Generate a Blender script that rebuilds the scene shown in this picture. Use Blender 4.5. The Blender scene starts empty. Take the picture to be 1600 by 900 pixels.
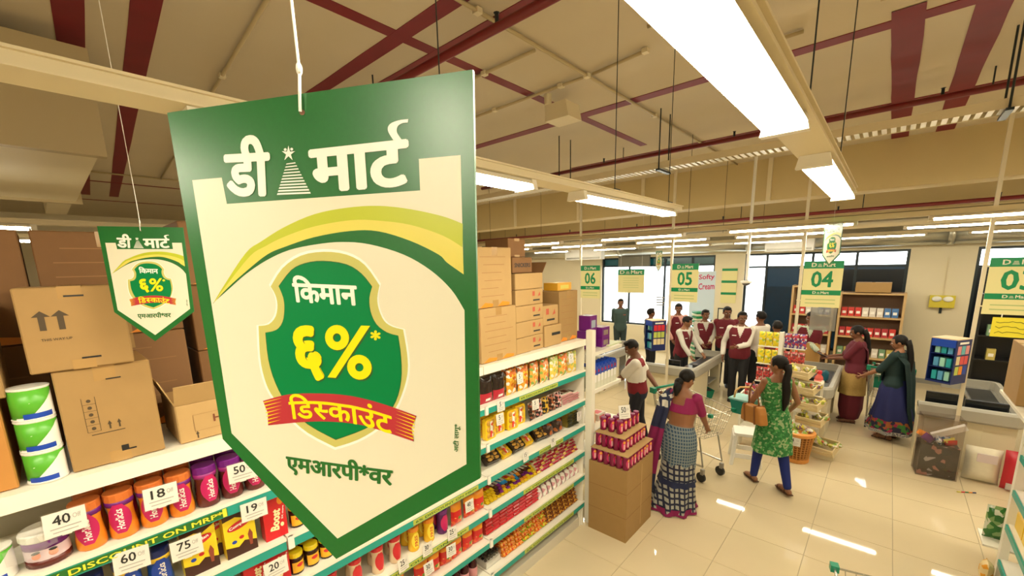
import bpy, bmesh, math, random
from mathutils import Vector, Matrix, noise
random.seed(7)
PI = math.pi
sc = bpy.context.scene
COL = sc.collection
# ---------------------------------------------------------------- camera (3:2 frame cropped at the bottom, wide lens)
F, PX, PY = 651.25, 800.0, 535.25
YAW, PITCH, ROLL = -0.73285, -0.18435, -0.02396
CAM = Vector((2.1116, -3.0267, 2.6490))
_f = Vector((math.sin(YAW)*math.cos(PITCH), math.cos(YAW)*math.cos(PITCH), math.sin(PITCH)))
_r = _f.cross(Vector((0, 0, 1))).normalized(); _u = _r.cross(_f)
CR = _r*math.cos(ROLL) + _u*math.sin(ROLL); CU = -_r*math.sin(ROLL) + _u*math.cos(ROLL)
cd = bpy.data.cameras.new('camera'); cam = bpy.data.objects.new('camera', cd); COL.objects.link(cam)
cd.sensor_width = 36; cd.lens = F/1600*36; cd.shift_y = (PY-450)/1600; cd.clip_start = 0.05
M3 = Matrix((CR, CU, -_f)).transposed()
cam.matrix_world = Matrix.Translation(CAM) @ M3.to_4x4()
sc.camera = cam
# ---------------------------------------------------------------- world, exposure
w = bpy.data.worlds.new('overcast_sky'); sc.world = w; w.use_nodes = True
bg = w.node_tree.nodes['Background']; bg.inputs[0].default_value = (0.93, 0.97, 1.0, 1); bg.inputs[1].default_value = 5.0
sc.view_settings.view_transform = 'Standard'; sc.view_settings.look = 'None'
sc.view_settings.exposure = 0.68; sc.view_settings.gamma = 1.0; sc.view_settings.use_curve_mapping = False
LAMP_POWER = 34.0      # emission of the tube covers
LAMP_RGB = (1.0, 0.91, 0.70)

def at(x, y, ax, val):
    """point where the sight line of photo pixel (x, y) meets the plane ax = val"""
    d = CR*((x-PX)/F) - CU*((y-PY)/F) + _f
    k = 'xyz'.index(ax); return CAM + d*((val-CAM[k])/d[k])

# ---------------------------------------------------------------- materials
MATS = {}
def mat(name, rgb=(.8, .8, .8), rough=.5, metal=0., spec=.5, emit=0., var=0., scale=8., alpha=1., coat=0., bump=0., trans=0.):
    if name in MATS: return MATS[name]
    m = bpy.data.materials.new(name); m.use_nodes = True; MATS[name] = m
    nt = m.node_tree; b = nt.nodes['Principled BSDF']; I = b.inputs
    I['Base Color'].default_value = (*rgb, 1); I['Roughness'].default_value = rough; I['Metallic'].default_value = metal
    I['Specular IOR Level'].default_value = spec; I['Coat Weight'].default_value = coat
    if emit: I['Emission Color'].default_value = (*rgb, 1); I['Emission Strength'].default_value = emit
    if var or bump:
        tc = nt.nodes.new('ShaderNodeTexCoord'); n = nt.nodes.new('ShaderNodeTexNoise')
        n.inputs['Scale'].default_value = scale; n.inputs['Detail'].default_value = 4
        nt.links.new(tc.outputs['Object'], n.inputs['Vector'])
        if var:
            mx = nt.nodes.new('ShaderNodeMix'); mx.data_type = 'RGBA'
            mx.inputs[6].default_value = (*[c*(1-var) for c in rgb], 1); mx.inputs[7].default_value = (*[min(1, c*(1+var)) for c in rgb], 1)
            nt.links.new(n.outputs['Fac'], mx.inputs[0]); nt.links.new(mx.outputs[2], I['Base Color'])
        if bump:
            bp = nt.nodes.new('ShaderNodeBump'); bp.inputs['Strength'].default_value = bump; bp.inputs['Distance'].default_value = .01
            nt.links.new(n.outputs['Fac'], bp.inputs['Height']); nt.links.new(bp.outputs[0], I['Normal'])
    if alpha < 1: I['Alpha'].default_value = alpha
    return m

def clear(name, rgb, clarity, rough=.05):
    """thin clear sheet: part see-through, part gloss"""
    if name in MATS: return MATS[name]
    m = bpy.data.materials.new(name); m.use_nodes = True; MATS[name] = m; nt = m.node_tree
    out = nt.nodes['Material Output']; nt.nodes.remove(nt.nodes['Principled BSDF'])
    t = nt.nodes.new('ShaderNodeBsdfTransparent'); t.inputs[0].default_value = (*rgb, 1)
    g = nt.nodes.new('ShaderNodeBsdfGlossy'); g.inputs['Roughness'].default_value = rough
    mx = nt.nodes.new('ShaderNodeMixShader'); mx.inputs[0].default_value = 1-clarity
    nt.links.new(t.outputs[0], mx.inputs[1]); nt.links.new(g.outputs[0], mx.inputs[2]); nt.links.new(mx.outputs[0], out.inputs[0])
    return m

def checks(name, c1, c2, sx, sz, line=.3, rough=.8):
    """woven check cloth: two thread colours crossing"""
    if name in MATS: return MATS[name]
    m = mat(name, c1, rough); nt = m.node_tree; b = nt.nodes['Principled BSDF']
    tc = nt.nodes.new('ShaderNodeTexCoord'); sep = nt.nodes.new('ShaderNodeSeparateXYZ'); nt.links.new(tc.outputs['Object'], sep.inputs[0])
    def band(o, s):
        a = nt.nodes.new('ShaderNodeMath'); a.operation = 'MULTIPLY'; a.inputs[1].default_value = s; nt.links.new(o, a.inputs[0])
        f = nt.nodes.new('ShaderNodeMath'); f.operation = 'FRACT'; nt.links.new(a.outputs[0], f.inputs[0])
        g = nt.nodes.new('ShaderNodeMath'); g.operation = 'LESS_THAN'; g.inputs[1].default_value = line; nt.links.new(f.outputs[0], g.inputs[0]); return g
    ad = nt.nodes.new('ShaderNodeMath'); ad.operation = 'ADD'
    nt.links.new(sep.outputs[0], ad.inputs[0]); nt.links.new(sep.outputs[1], ad.inputs[1])
    g1, g2 = band(ad.outputs[0], sx), band(sep.outputs[2], sz)
    mxm = nt.nodes.new('ShaderNodeMath'); mxm.operation = 'MAXIMUM'; nt.links.new(g1.outputs[0], mxm.inputs[0]); nt.links.new(g2.outputs[0], mxm.inputs[1])
    mx = nt.nodes.new('ShaderNodeMix'); mx.data_type = 'RGBA'; mx.inputs[6].default_value = (*c1, 1); mx.inputs[7].default_value = (*c2, 1)
    nt.links.new(mxm.outputs[0], mx.inputs[0]); nt.links.new(mx.outputs[2], b.inputs['Base Color']); return m

def print_cloth(name, stops, scale, rough=.8, dist='F1'):
    """printed cloth or packet art: coloured cells"""
    if name in MATS: return MATS[name]
    m = mat(name, stops[0][1], rough); nt = m.node_tree; b = nt.nodes['Principled BSDF']
    tc = nt.nodes.new('ShaderNodeTexCoord'); v = nt.nodes.new('ShaderNodeTexVoronoi'); v.inputs['Scale'].default_value = scale
    nt.links.new(tc.outputs['Object'], v.inputs['Vector'])
    sp = nt.nodes.new('ShaderNodeSeparateColor'); nt.links.new(v.outputs['Color'], sp.inputs[0])
    cr = nt.nodes.new('ShaderNodeValToRGB'); cr.color_ramp.interpolation = 'CONSTANT'
    e = cr.color_ramp.elements
    while len(e) > 1: e.remove(e[-1])
    e[0].position, e[0].color = stops[0][0], (*stops[0][1], 1)
    for p, c in stops[1:]:
        q = e.new(p); q.color = (*c, 1)
    nt.links.new(sp.outputs[0], cr.inputs[0]); nt.links.new(cr.outputs[0], b.inputs['Base Color']); return m

CREAM = mat('cream_paint', (.78, .68, .46), .55, var=.05, scale=3)
WHITE = mat('white_enamel', (.86, .82, .70), .35)
WPAPER = mat('white_paper', (.88, .86, .80), .6)
PLASTW = mat('white_plastic', (.85, .83, .76), .35)
TEAL = mat('teal_shelf_strip', (.012, .33, .27), .35)
DTEAL = mat('deep_green_plastic', (.0, .22, .12), .35)
GREEN = mat('sign_green', (.010, .145, .026), .30, spec=.5, var=.1, scale=300)
BRIGHT = mat('shield_green', (.0, .215, .058), .4, spec=.2)
CREAMP = mat('cream_print', (.80, .755, .58), .4)
LIME = mat('lime_print', (.50, .55, .015), .35)
YEL = mat('yellow_print', (.76, .66, .11), .35)
OLIVE = mat('olive_yellow_print', (.58, .54, .15), .35)
SUN = mat('bright_yellow_print', (.95, .78, .0), .35)
RED = mat('red_print', (.62, .02, .03), .35)
CRIM = mat('ribbon_red', (.48, .028, .042), .4)
DARKP = mat('black_print', (.02, .02, .018), .5)
INK = mat('dark_green_ink', (.02, .10, .015), .4)
BLACK = mat('black_plastic', (.012, .012, .013), .4)
GREY = mat('grey_steel', (.36, .35, .31), .35, metal=.4)
CHROME = mat('wire_chrome', (.62, .60, .54), .25, metal=.85)
GALV = mat('galvanised_duct', (.62, .62, .55), .28, metal=.8, var=.25, scale=2.5)
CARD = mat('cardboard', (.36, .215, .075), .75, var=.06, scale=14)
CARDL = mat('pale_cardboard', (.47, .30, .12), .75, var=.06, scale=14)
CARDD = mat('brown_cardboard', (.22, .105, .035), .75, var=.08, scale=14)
REDB = mat('red_oxide_paint', (.19, .008, .016), .6, var=.15, scale=6)
REDPIPE = mat('red_pipe_paint', (.17, .010, .012), .35)
CONDUIT = mat('cream_conduit', (.50, .40, .22), .5)
NAVY = mat('navy_print', (.008, .02, .13), .35)
BLUE = mat('blue_print', (.01, .06, .42), .35)
MAROON = mat('maroon_cloth', (.14, .008, .017), .85, var=.2, scale=30)
ORANGE = mat('orange_plastic', (.80, .26, .015), .4)
PURPLE = mat('purple_print', (.16, .012, .20), .35)
MAGENTA = mat('magenta_print', (.55, .012, .12), .35)
FOIL = mat('clear_wrap', (.8, .8, .78), .12, alpha=.22)
FRAME = mat('dark_frame_metal', (.02, .03, .035), .4, metal=.3)

# ---------------------------------------------------------------- mesh builder
class MB:
    def __init__(s): s.v = []; s.f = []; s.m = []
    def add(s, vs, fs, mi=0):
        b = len(s.v); s.v += [tuple(v) for v in vs]; s.f += [tuple(i+b for i in f) for f in fs]
        s.m += ([mi]*len(fs) if isinstance(mi, int) else mi); return s
    def box(s, lo, hi, mi=0, M=None, ch=0):
        (a, b, c), (d, e, f) = lo, hi
        vs = [(a, b, c), (d, b, c), (d, e, c), (a, e, c), (a, b, f), (d, b, f), (d, e, f), (a, e, f)]
        if M: vs = [M @ Vector(v) for v in vs]
        return s.add(vs, [(0, 3, 2, 1), (4, 5, 6, 7), (0, 1, 5, 4), (1, 2, 6, 5), (2, 3, 7, 6), (3, 0, 4, 7)], mi)
    def tube(s, pts, r, n=8, mi=0, cap=True):
        pts = [Vector(p) for p in pts]; rs = r if isinstance(r, (list, tuple)) else [r]*len(pts)
        vs = []; k = len(pts); prev = None
        for i, p in enumerate(pts):
            t = (pts[min(i+1, k-1)]-pts[max(i-1, 0)]).normalized()
            a = prev if prev is not None else (Vector((0, 0, 1)) if abs(t.z) < .9 else Vector((1, 0, 0)))
            x = (a - t*a.dot(t)); x = x.normalized() if x.length > 1e-6 else t.orthogonal().normalized()
            prev = x; y = t.cross(x)
            q = rs[i]; qx, qy = q if isinstance(q, (tuple, list)) else (q, q)
            vs += [p + x*math.cos(2*PI*j/n)*qx + y*math.sin(2*PI*j/n)*qy for j in range(n)]
        fs = [(i*n+j, i*n+(j+1) % n, (i+1)*n+(j+1) % n, (i+1)*n+j) for i in range(k-1) for j in range(n)]
        if cap: fs += [tuple(range(n-1, -1, -1)), tuple((k-1)*n+j for j in range(n))]
        return s.add(vs, fs, mi)
    def lathe(s, prof, n=16, mis=None, o=(0, 0, 0), mi=0):
        """prof: list of (r, z); mis: material of each ring"""
        vs = []; k = len(prof)
        for r, z in prof: vs += [(o[0]+r*math.cos(2*PI*j/n), o[1]+r*math.sin(2*PI*j/n), o[2]+z) for j in range(n)]
        fs = []; ms = []
        for i in range(k-1):
            for j in range(n):
                fs.append((i*n+j, i*n+(j+1) % n, (i+1)*n+(j+1) % n, (i+1)*n+j)); ms.append(mis[i] if mis else mi)
        fs += [tuple(range(n-1, -1, -1)), tuple((k-1)*n+j for j in range(n))]; ms += [mis[0] if mis else mi, mis[-1] if mis else mi]
        return s.add(vs, fs, ms)
    def prism(s, poly, d, mi=0, M=None):
        """2-D outline in x, y pushed from z=0 to z=d"""
        n = len(poly); vs = [(x, y, 0) for x, y in poly]+[(x, y, d) for x, y in poly]
        if M: vs = [M @ Vector(v) for v in vs]
        return s.add(vs, [tuple(range(n-1, -1, -1)), tuple(range(n, 2*n))]+[(i, (i+1) % n, n+(i+1) % n, n+i) for i in range(n)], mi)
    def ball(s, c, r, n=10, m=6, mi=0):
        rx, ry, rz = r if isinstance(r, (tuple, list)) else (r, r, r)
        vs = [(c[0], c[1], c[2]-rz)]
        for i in range(1, m):
            a = -PI/2+PI*i/m
            vs += [(c[0]+rx*math.cos(a)*math.cos(2*PI*j/n), c[1]+ry*math.cos(a)*math.sin(2*PI*j/n), c[2]+rz*math.sin(a)) for j in range(n)]
        vs.append((c[0], c[1], c[2]+rz)); fs = [(0, 1+(j+1) % n, 1+j) for j in range(n)]
        for i in range(m-2): fs += [(1+i*n+j, 1+i*n+(j+1) % n, 1+(i+1)*n+(j+1) % n, 1+(i+1)*n+j) for j in range(n)]
        L = len(vs)-1; fs += [(1+(m-2)*n+j, 1+(m-2)*n+(j+1) % n, L) for j in range(n)]
        return s.add(vs, fs, mi)
    def grid(s, fn, nu, nv, mi=0, closed=False):
        vs = [fn(i/nu, j/nv) for i in range(nu+1) for j in range(nv+1)]
        fs = [(i*(nv+1)+j, (i+1)*(nv+1)+j, (i+1)*(nv+1)+j+1, i*(nv+1)+j+1) for i in range(nu) for j in range(nv)]
        ms = [mi(f, i, j) if callable(mi) else mi for f, (i, j) in enumerate((i, j) for i in range(nu) for j in range(nv))]
        return s.add(vs, fs, ms)
    def mesh(s, name, mats, smooth=False):
        me = bpy.data.meshes.new(name); me.from_pydata(s.v, [], s.f)
        for m in (mats if isinstance(mats, (list, tuple)) else [mats]): me.materials.append(m)
        me.polygons.foreach_set('material_index', s.m)
        if smooth: me.polygons.foreach_set('use_smooth', [True]*len(s.f))
        me.update(); return me
    def build(s, name, mats, parent=None, loc=(0, 0, 0), smooth=False, **tags):
        return link(name, s.mesh(name, mats, smooth), parent, loc, **tags)

def link(name, me, parent=None, loc=(0, 0, 0), **tags):
    o = bpy.data.objects.new(name, me); COL.objects.link(o); o.location = loc
    if parent: o.parent = parent
    return tag(o, **tags)
def tag(o, label=None, cat=None, group=None, kind=None):
    if label: o['label'] = label
    if cat: o['category'] = cat
    if group: o['group'] = group
    if kind: o['kind'] = kind
    return o
def thing(name, label, cat, loc=(0, 0, 0), rz=0, group=None, kind=None):
    o = bpy.data.objects.new(name, None); COL.objects.link(o); o.location = loc; o.rotation_euler = (0, 0, rz); o.empty_display_size = .1
    return tag(o, label, cat, group, kind)
def clone(o, parent=None, loc=None, rz=None, label=None, group=None):
    c = o.copy(); COL.objects.link(c); c.parent = parent
    if loc is not None: c.location = loc
    if rz is not None: c.rotation_euler = (c.rotation_euler[0] if parent else 0, 0, rz) if not isinstance(rz, tuple) else rz
    if label: c['label'] = label
    if group: c['group'] = group
    for ch in list(o.children): clone(ch, c)
    return c
class Proto:
    """first placing uses the thing itself, the next ones copies"""
    def __init__(s, root): s.o = root; s.used = False
    def put(s, loc, rz=0, label=None, group=None):
        if s.used: return clone(s.o, None, loc, rz, label, group)
        s.used = True; s.o.location = loc; s.o.rotation_euler = rz if isinstance(rz, tuple) else (0, 0, rz)
        if label: s.o['label'] = label
        if group: s.o['group'] = group
        return s.o

# ---------------------------------------------------------------- lettering
TXT = {}
def glyphs(s, size=1., bold=0., res=2):
    if bold < 0: return fat(s, -bold)
    key = (s, bold, res)
    if key not in TXT:
        c = bpy.data.curves.new('lettering', 'FONT'); c.body = s; c.size = 1.; c.resolution_u = res; c.align_x = 'LEFT'
        o = bpy.data.objects.new('lettering', c); me = bpy.data.meshes.new_from_object(o)
        vs = [(v.co[0], v.co[1], 0) for v in me.vertices]; fs = [tuple(p.vertices) for p in me.polygons]
        if bold:
            V, Fa = [], []
            for k, (dx, dy) in enumerate([(0, 0)]+[(bold*q*math.cos(j*2*PI/nd), .85*bold*q*math.sin(j*2*PI/nd)) for q, nd in (((.55, 12), (1, 20)) if bold > .04 else ((1, 10),)) for j in range(nd)]):
                b = len(V); V += [(x+dx, y+dy, k) for x, y, _ in vs]; Fa += [tuple(i+b for i in f) for f in fs]
            vs, fs = V, Fa
        bpy.data.objects.remove(o); bpy.data.curves.remove(c); bpy.data.meshes.remove(me)
        TXT[key] = (vs, fs)
    vs, fs = TXT[key]
    return [(x*size, y*size, k) for x, y, k in vs], fs
def fat(s, off):
    key = (s, 'fat', off)
    if key not in TXT:
        c = bpy.data.curves.new('lettering', 'FONT'); c.body = s; c.size = 1.; c.resolution_u = 6; c.offset = off
        o = bpy.data.objects.new('lettering', c); me = bpy.data.meshes.new_from_object(o)
        TXT[key] = ([(v.co[0], v.co[1], 0) for v in me.vertices], [tuple(p.vertices) for p in me.polygons])
        bpy.data.objects.remove(o); bpy.data.curves.remove(c); bpy.data.meshes.remove(me)
    return TXT[key]
def bounds(vs):
    xs = [v[0] for v in vs]; ys = [v[1] for v in vs]; return min(xs), min(ys), max(xs), max(ys)
def lettering(s, m, O, R, U, parent=None, bold=0., bend=0., fn=None, name='lettering', loc=(0, 0, 0), vs=None, fs=None):
    """text filling the parallelogram O + R*a + U*b (a, b in 0..1)"""
    if vs is None: vs, fs = glyphs(s, 1., bold)
    x0, y0, x1, y1 = bounds(vs); O, R, U = Vector(O), Vector(R), Vector(U); P = []; N = R.cross(U).normalized()*8e-6
    for x, y, k in vs:
        a = (x-x0)/(x1-x0); b = (y-y0)/max(1e-6, y1-y0); p = O+R*a+U*(b+bend*4*a*(1-a))+N*k; P.append(fn(p) if fn else p)
    b = MB(); b.add(P, fs, 0); return b.build(name, m, parent, loc)
def ltext(s, m, c, width, parent, normal='-y', bold=.0, h=None, name='lettering', loc=(0, 0, 0)):
    """text centred on c on an upright face; normal in -y +x -x +y +z"""
    vs, fs = glyphs(s, 1., bold); x0, y0, x1, y1 = bounds(vs); hh = h or width*(y1-y0)/(x1-x0)
    R = {'-y': (1, 0, 0), '+y': (-1, 0, 0), '+x': (0, 1, 0), '-x': (0, -1, 0), '+z': (1, 0, 0)}[normal]; U = (0, 1, 0) if normal == '+z' else (0, 0, 1)
    R, U = Vector(R), Vector(U); O = Vector(c)-R*width/2-U*hh/2
    return lettering(s, m, O, R*width, U*hh, parent, bold, vs=vs, fs=fs, name=name, loc=loc)
# ================================================================ the setting
TILE = mat('glazed_floor_tile', (.66, .55, .36), .035, spec=.4, var=.07, scale=1.6)
GROUT = mat('floor_grout', (.40, .33, .21), .5)
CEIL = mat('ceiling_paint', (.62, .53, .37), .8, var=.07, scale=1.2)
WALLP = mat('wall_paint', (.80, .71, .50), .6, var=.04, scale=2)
MB().box((-14, -9, -.2), (7, 9, -.004)).build('floor', GROUT, kind='structure', label='cream glazed tile floor of the shop')
floor = bpy.data.objects['floor']
t = MB(); a = .2985; c = .0015
t.prism([(-a, -a), (a, -a), (a, a), (-a, a)], .006)
t.v = [(x*(1 if z < .003 else (a-c)/a), y*(1 if z < .003 else (a-c)/a), z-.006) for x, y, z in t.v]
tm = t.mesh('tile', TILE)
for i in range(-3, 8):
    for j in range(-4, 15):
        link('tile', tm, floor, ((i+.5)*.6, (j+.5)*.6, 0))
# floor beyond the tiles that can be told apart
for lo, hi in (((-14, -9), (-1.8, 9)), ((4.8, -9), (7, 9)), ((-1.8, -9), (4.8, -2.4))):
    MB().box((lo[0], lo[1], -.006), (hi[0], hi[1], 0)).build('tile', TILE, floor)
CZ = 4.2
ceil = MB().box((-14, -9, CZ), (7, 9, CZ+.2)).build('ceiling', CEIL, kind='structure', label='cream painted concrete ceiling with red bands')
NB = [0]
def band(x0, y0, x1, y1, wd, wob=.02):
    """painted band on the ceiling, hand-drawn edges"""
    NB[0] += 1; zb = CZ-.002-.0005*NB[0]; n = 14; d = Vector((x1-x0, y1-y0)); nn = Vector((-d.y, d.x)).normalized(); b = MB(); vs = []
    for i in range(n+1):
        p = Vector((x0, y0))+d*(i/n)
        for s in (-1, 1):
            q = p+nn*s*(wd/2+random.uniform(-wob, wob)*wd); vs += [(q.x, q.y, zb), (q.x, q.y, CZ-.0003)]
    fs = []
    for i in range(n):
        k = i*4; fs += [(k, k+2, k+6, k+4), (k, k+4, k+5, k+1), (k+2, k+3, k+7, k+6)]
    b.add(vs, fs).build('painted_band', REDB, ceil)
band(-9.8, -2.18, -1.0, -2.715, .14); band(-9.8, -1.77, -1.0, -2.39, .14)
band(-.55, -6, -.55, 2.7, .10, .05)
band(-4, -1.14, .2, -1.14, .12); band(-3, -.80, 1.2, -.80, .12)
band(-3.2, 1.10, 4.5, 1.10, .13)
band(2.03, .9, 2.03, 4.9, .17); band(2.42, -.5, 2.45, 4.9, .17)
band(-2, 3.15, 6, 3.15, .10)
band(-8, -4.6, -8, 3, .06); band(-10.5, -4.6, -10.5, 3, .06)
# beam across the hall with stiffeners and a pale underside
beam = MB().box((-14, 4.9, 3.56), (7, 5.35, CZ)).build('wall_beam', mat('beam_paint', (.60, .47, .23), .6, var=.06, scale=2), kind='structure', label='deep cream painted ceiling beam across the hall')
for x in (-6.6, -4.8, -3.0, -1.55, .55, 3.3, 3.7):
    MB().box((x-.03, 4.86, 3.56), (x+.03, 4.9, CZ)).build('stiffener', CREAM, beam)
# second beam far behind
MB().box((-14, 7.4, 3.45), (7, 7.8, CZ)).build('wall_beam_far', MATS['beam_paint'], kind='structure', label='cream ceiling beam near the window wall')
# cream boxed duct at ceiling over the stacked cartons
dk = thing('ceiling_duct', 'cream boxed air duct with angled end under the dark ceiling', 'duct', (-3.25, -2.62, 3.47))
MB().prism([(-1.6, 0), (1.2, 0), (1.2, .50), (-.9, .62), (-1.6, .62)], 1.25, M=Matrix.Translation((0, 0, 0)) @ Matrix.Rotation(PI/2, 4, 'X')).build('duct_body', CREAM, dk)
MB().box((1.2, -1.3, -.03), (1.28, .03, .64)).build('flange', CONDUIT, dk)
MB().box((-1.62, -1.3, -.03), (-1.56, .05, .66)).build('flange', CONDUIT, dk)
MB().box((-4.2, -.2, .1), (-1.62, .02, .42)).build('branch', CREAM, dk)
for x in (-1.3, .9): MB().tube([(x, .03, .5), (x, .03, .65)], .006, 6).build('hanger', FRAME, dk)
# window wall
Y = 9.0
wb = thing('wall_back', 'cream window wall behind the checkouts', 'wall', (0, Y, 0), kind='structure')
for n, x0, x1, z0, z1 in (('wall_panel', -14, -4.78, 0, CZ), ('pier', -1.37, -.66, 0, CZ), ('pier', 2.40, 3.34, 0, CZ), ('lintel', -4.78, -1.37, 2.78, CZ), ('lintel', -.66, 2.40, 2.78, CZ),
                       ('lintel', 3.34, 6.4, 2.78, CZ), ('dado', -4.78, -1.37, 0, .74), ('dado', -.66, 2.40, 0, .5), ('dado', 3.34, 6.4, 0, .5), ('wall_panel', 6.4, 7, 0, CZ)):
    MB().box((x0, 0, z0), (x1, .25, z1)).build(n, WALLP, wb)
del wb['category']
for n, lo, hi in (('wall_left', (-14.2, -9, 0), (-14, 9.25, CZ)), ('wall_right', (7, -9, 0), (7.2, 9.25, CZ)), ('wall_front', (-14, -9.2, 0), (7, -9, CZ))):
    MB().box(lo, hi).build(n, WALLP, kind='structure', label='cream painted side wall of the hall')
for n, lo, hi in (('baseboard_back', (2.40, Y-.012, 0), (3.34, Y, .1)),):
    MB().box(lo, hi).build(n, GREY, kind='structure', label='grey skirting at the pier')
GLASS = clear('window_glass', (.97, .99, 1.0), .92); TINT = clear('teal_tinted_glass', (.02, .085, .08), .9, .2); DARKG = clear('dark_tinted_glass', (.04, .07, .085), .96, .3)
def window(n, x0, x1, z0, z1, cols, zt, kinds, label):
    o = thing('window_%d' % n, label, 'window', (0, Y+.06, 0), kind='structure'); del o['category']
    fw = .05; m = MB(); xs = [x0]+cols+[x1]
    for x in xs: MB().box((x-fw/2 if x not in (x0, x1) else (x if x == x0 else x-fw), 0, z0), (x+fw/2 if x not in (x0, x1) else (x+fw if x == x0 else x), .06, z1)).build('mullion', FRAME, o)
    for z in ([z0, zt, z1-fw] if zt else [z0, z1-fw]): MB().box((x0, .002, z), (x1, .058, z+fw)).build('transom', FRAME, o)
    for i in range(len(xs)-1):
        lo, up = kinds[i]
        if zt:
            MB().box((xs[i], .025, z0), (xs[i+1], .031, zt)).build('pane', lo, o); MB().box((xs[i], .025, zt), (xs[i+1], .031, z1)).build('pane', up, o)
        else: MB().box((xs[i], .025, z0), (xs[i+1], .031, z1)).build('pane', lo, o)
window(1, -4.78, -1.37, .74, 2.78, [-3.85, -2.75, -1.98], 2.50, [(GLASS, TINT), (GLASS, TINT), (GLASS, TINT), (GLASS, TINT)], 'bright shop window with teal tinted transom panes')
window(2, -.66, 2.40, .5, 2.78, [-.18, .75, 1.55], 2.42, [(GLASS, GLASS), (DARKG, GLASS), (DARKG, GLASS), (DARKG, GLASS)], 'shop window with dark lower panes and bright top')
window(3, 3.34, 6.4, .5, 2.78, [4.2, 5.3], 2.38, [(DARKG, GLASS), (DARKG, GLASS), (DARKG, GLASS)], 'dark lower shop window behind checkout three')
MB().box((-25, 9.3, -.3), (25, 45, -.05)).build('ground', mat('outside_paving', (.55, .53, .48), .8), kind='structure', label='pale paving outside the windows')
# added dark wall: darkens the view behind tinted panes, leaves transoms bright
MB().box((-.2, 16, -.05), (12, 16.5, 2.2)).build('wall_darkener', mat('outside_dark_wall', (.08, .10, .11), .8), kind='structure', label='added dark wall outside that darkens the tinted panes')
# ---------------------------------------------------------------- silver ducts along the window wall
def pipe_thing(name, label, cat, pts, r, m, n=10, group=None): return MB().tube(pts, r, n).build(name, m, None, smooth=True, label=label, cat=cat, group=group)
d = thing('spiral_duct', 'galvanised round air duct running above the shop windows', 'duct', (0, 8.55, 3.04))
for x0, x1 in ((-9, -3.9), (-3.86, -.5), (-.46, 2.9), (2.94, 6.95)):
    o = MB().tube([(x0, 0, 0), (x1, 0, 0)], .2, 18).build('duct_section', GALV, d, smooth=True)
    MB().tube([(x1-.03, 0, 0), (x1+.06, 0, 0)], .215, 18).build('joint_collar', GALV, o, smooth=True)
for x in (-6, -2, 1.2, 4.2): MB().tube([(x, 0, .19), (x, 0, CZ-3.04)], .006, 6).build('hanger', FRAME, d)
pipe_thing('service_pipe', 'thick dull pipe running under the far beam', 'pipe', [(-13, 7.1, 3.33), (6.9, 7.1, 3.33)], .07, mat('dull_pipe', (.30, .26, .17), .5))
pipe_thing('service_pipe', 'thinner dull pipe beside the far beam pipe', 'pipe', [(-13, 6.6, 3.30), (6.9, 6.6, 3.30)], .045, MATS['dull_pipe'])
# ---------------------------------------------------------------- pipes, conduits, hangers
def sprinkler(y, x0, x1, z, label):
    o = thing('sprinkler_pipe', label, 'pipe', (0, y, z))
    MB().tube([(x0, 0, 0), (x1, 0, 0)], .028, 10).build('pipe_run', REDPIPE, o, smooth=True)
    x = x0+.8
    while x < x1:
        h = MB().tube([(x, 0, .02), (x, 0, .075), (x, 0, .08)], [.012, .012, .02], 8).build('sprinkler_head', FRAME, o); 
        MB().tube([(x+.3, 0, .02), (x+.3, 0, CZ-z-.003)], .006, 6).build('hanger', FRAME, o); x += 1.7
sprinkler(2.6, -3.6, 6.5, 4.03, 'red sprinkler pipe under the ceiling past the cable tray rods')
sprinkler(5.6, -13, 6.9, 3.36, 'thin red sprinkler pipe just beyond the deep beam')
sprinkler(-.97, -4, 1.2, 4.05, 'dark red sprinkler pipe crossing the painted bands')
def conduit(pts, label, clips):
    o = thing('conduit', label, 'conduit', (0, 0, CZ-.024))
    MB().tube(pts, .013, 8).build('tube_run', CONDUIT, o, smooth=True)
    for p in clips: MB().box((p[0]-.022, p[1]-.022, -.016), (p[0]+.022, p[1]+.022, .015)).build('clip', CREAM, o)
conduit([(.07, -3.5, 0), (.07, 4.85, 0)], 'long cream conduit on the ceiling running towards the beam', [(.07, -1, 0), (.07, .25, 0), (.07, 1.6, 0)])
conduit([(-3.8, -.38, 0), (.02, -.38, 0)], 'cream conduit crossing the ceiling near the red cross', [(-.5, -.38, 0)])
conduit([(-3.8, .26, 0), (.02, .26, 0)], 'cream conduit carrying the boxed unit on the ceiling', [(-1, .26, 0), (-.2, .26, 0)])
conduit([(.12, .26, 0), (.62, .20, 0)], 'short cream conduit stub past the ceiling junction', [(.6, .2, 0)])
conduit([(.75, -.1, 0), (1.6, -.1, 0)], 'cream conduit between lamp channels near the ceiling', [(.8, -.1, 0)])
conduit([(.9, .72, 0), (1.5, .72, 0)], 'bent conduit piece above the second lamp channel', [(.9, .72, 0)])
conduit([(1.9, .62, 0), (3.6, .62, 0)], 'cream conduit beside the wide red bands', [(2.4, .62, 0)])
conduit([(-7, -1.45, 0), (-.65, -1.92, 0)], 'cream conduit on the ceiling above the stacked cartons', [(-2, -1.82, 0)])
conduit([(-7, -4.4, 0), (-7, 3.0, 0)], 'far cream conduit on the dim ceiling', [])
bx = thing('ceiling_box', 'cream angular box unit with camera mount under the ceiling', 'fixture', (-.30, .44, 4.02), .0)
MB().prism([(-.13, -.07), (.13, -.07), (.10, .07), (-.13, .07)], .22, M=Matrix.Rotation(PI/2, 4, 'X') @ Matrix.Translation((0, 0, -.11))).build('housing', CREAM, bx)
MB().box((-.145, -.05, -.04), (-.13, .05, .04)).build('grille', FRAME, bx)
MB().tube([(-.10, -.10, .07), (-.10, -.10, .16)], .035, 10).build('mount', CREAM, bx)
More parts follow.
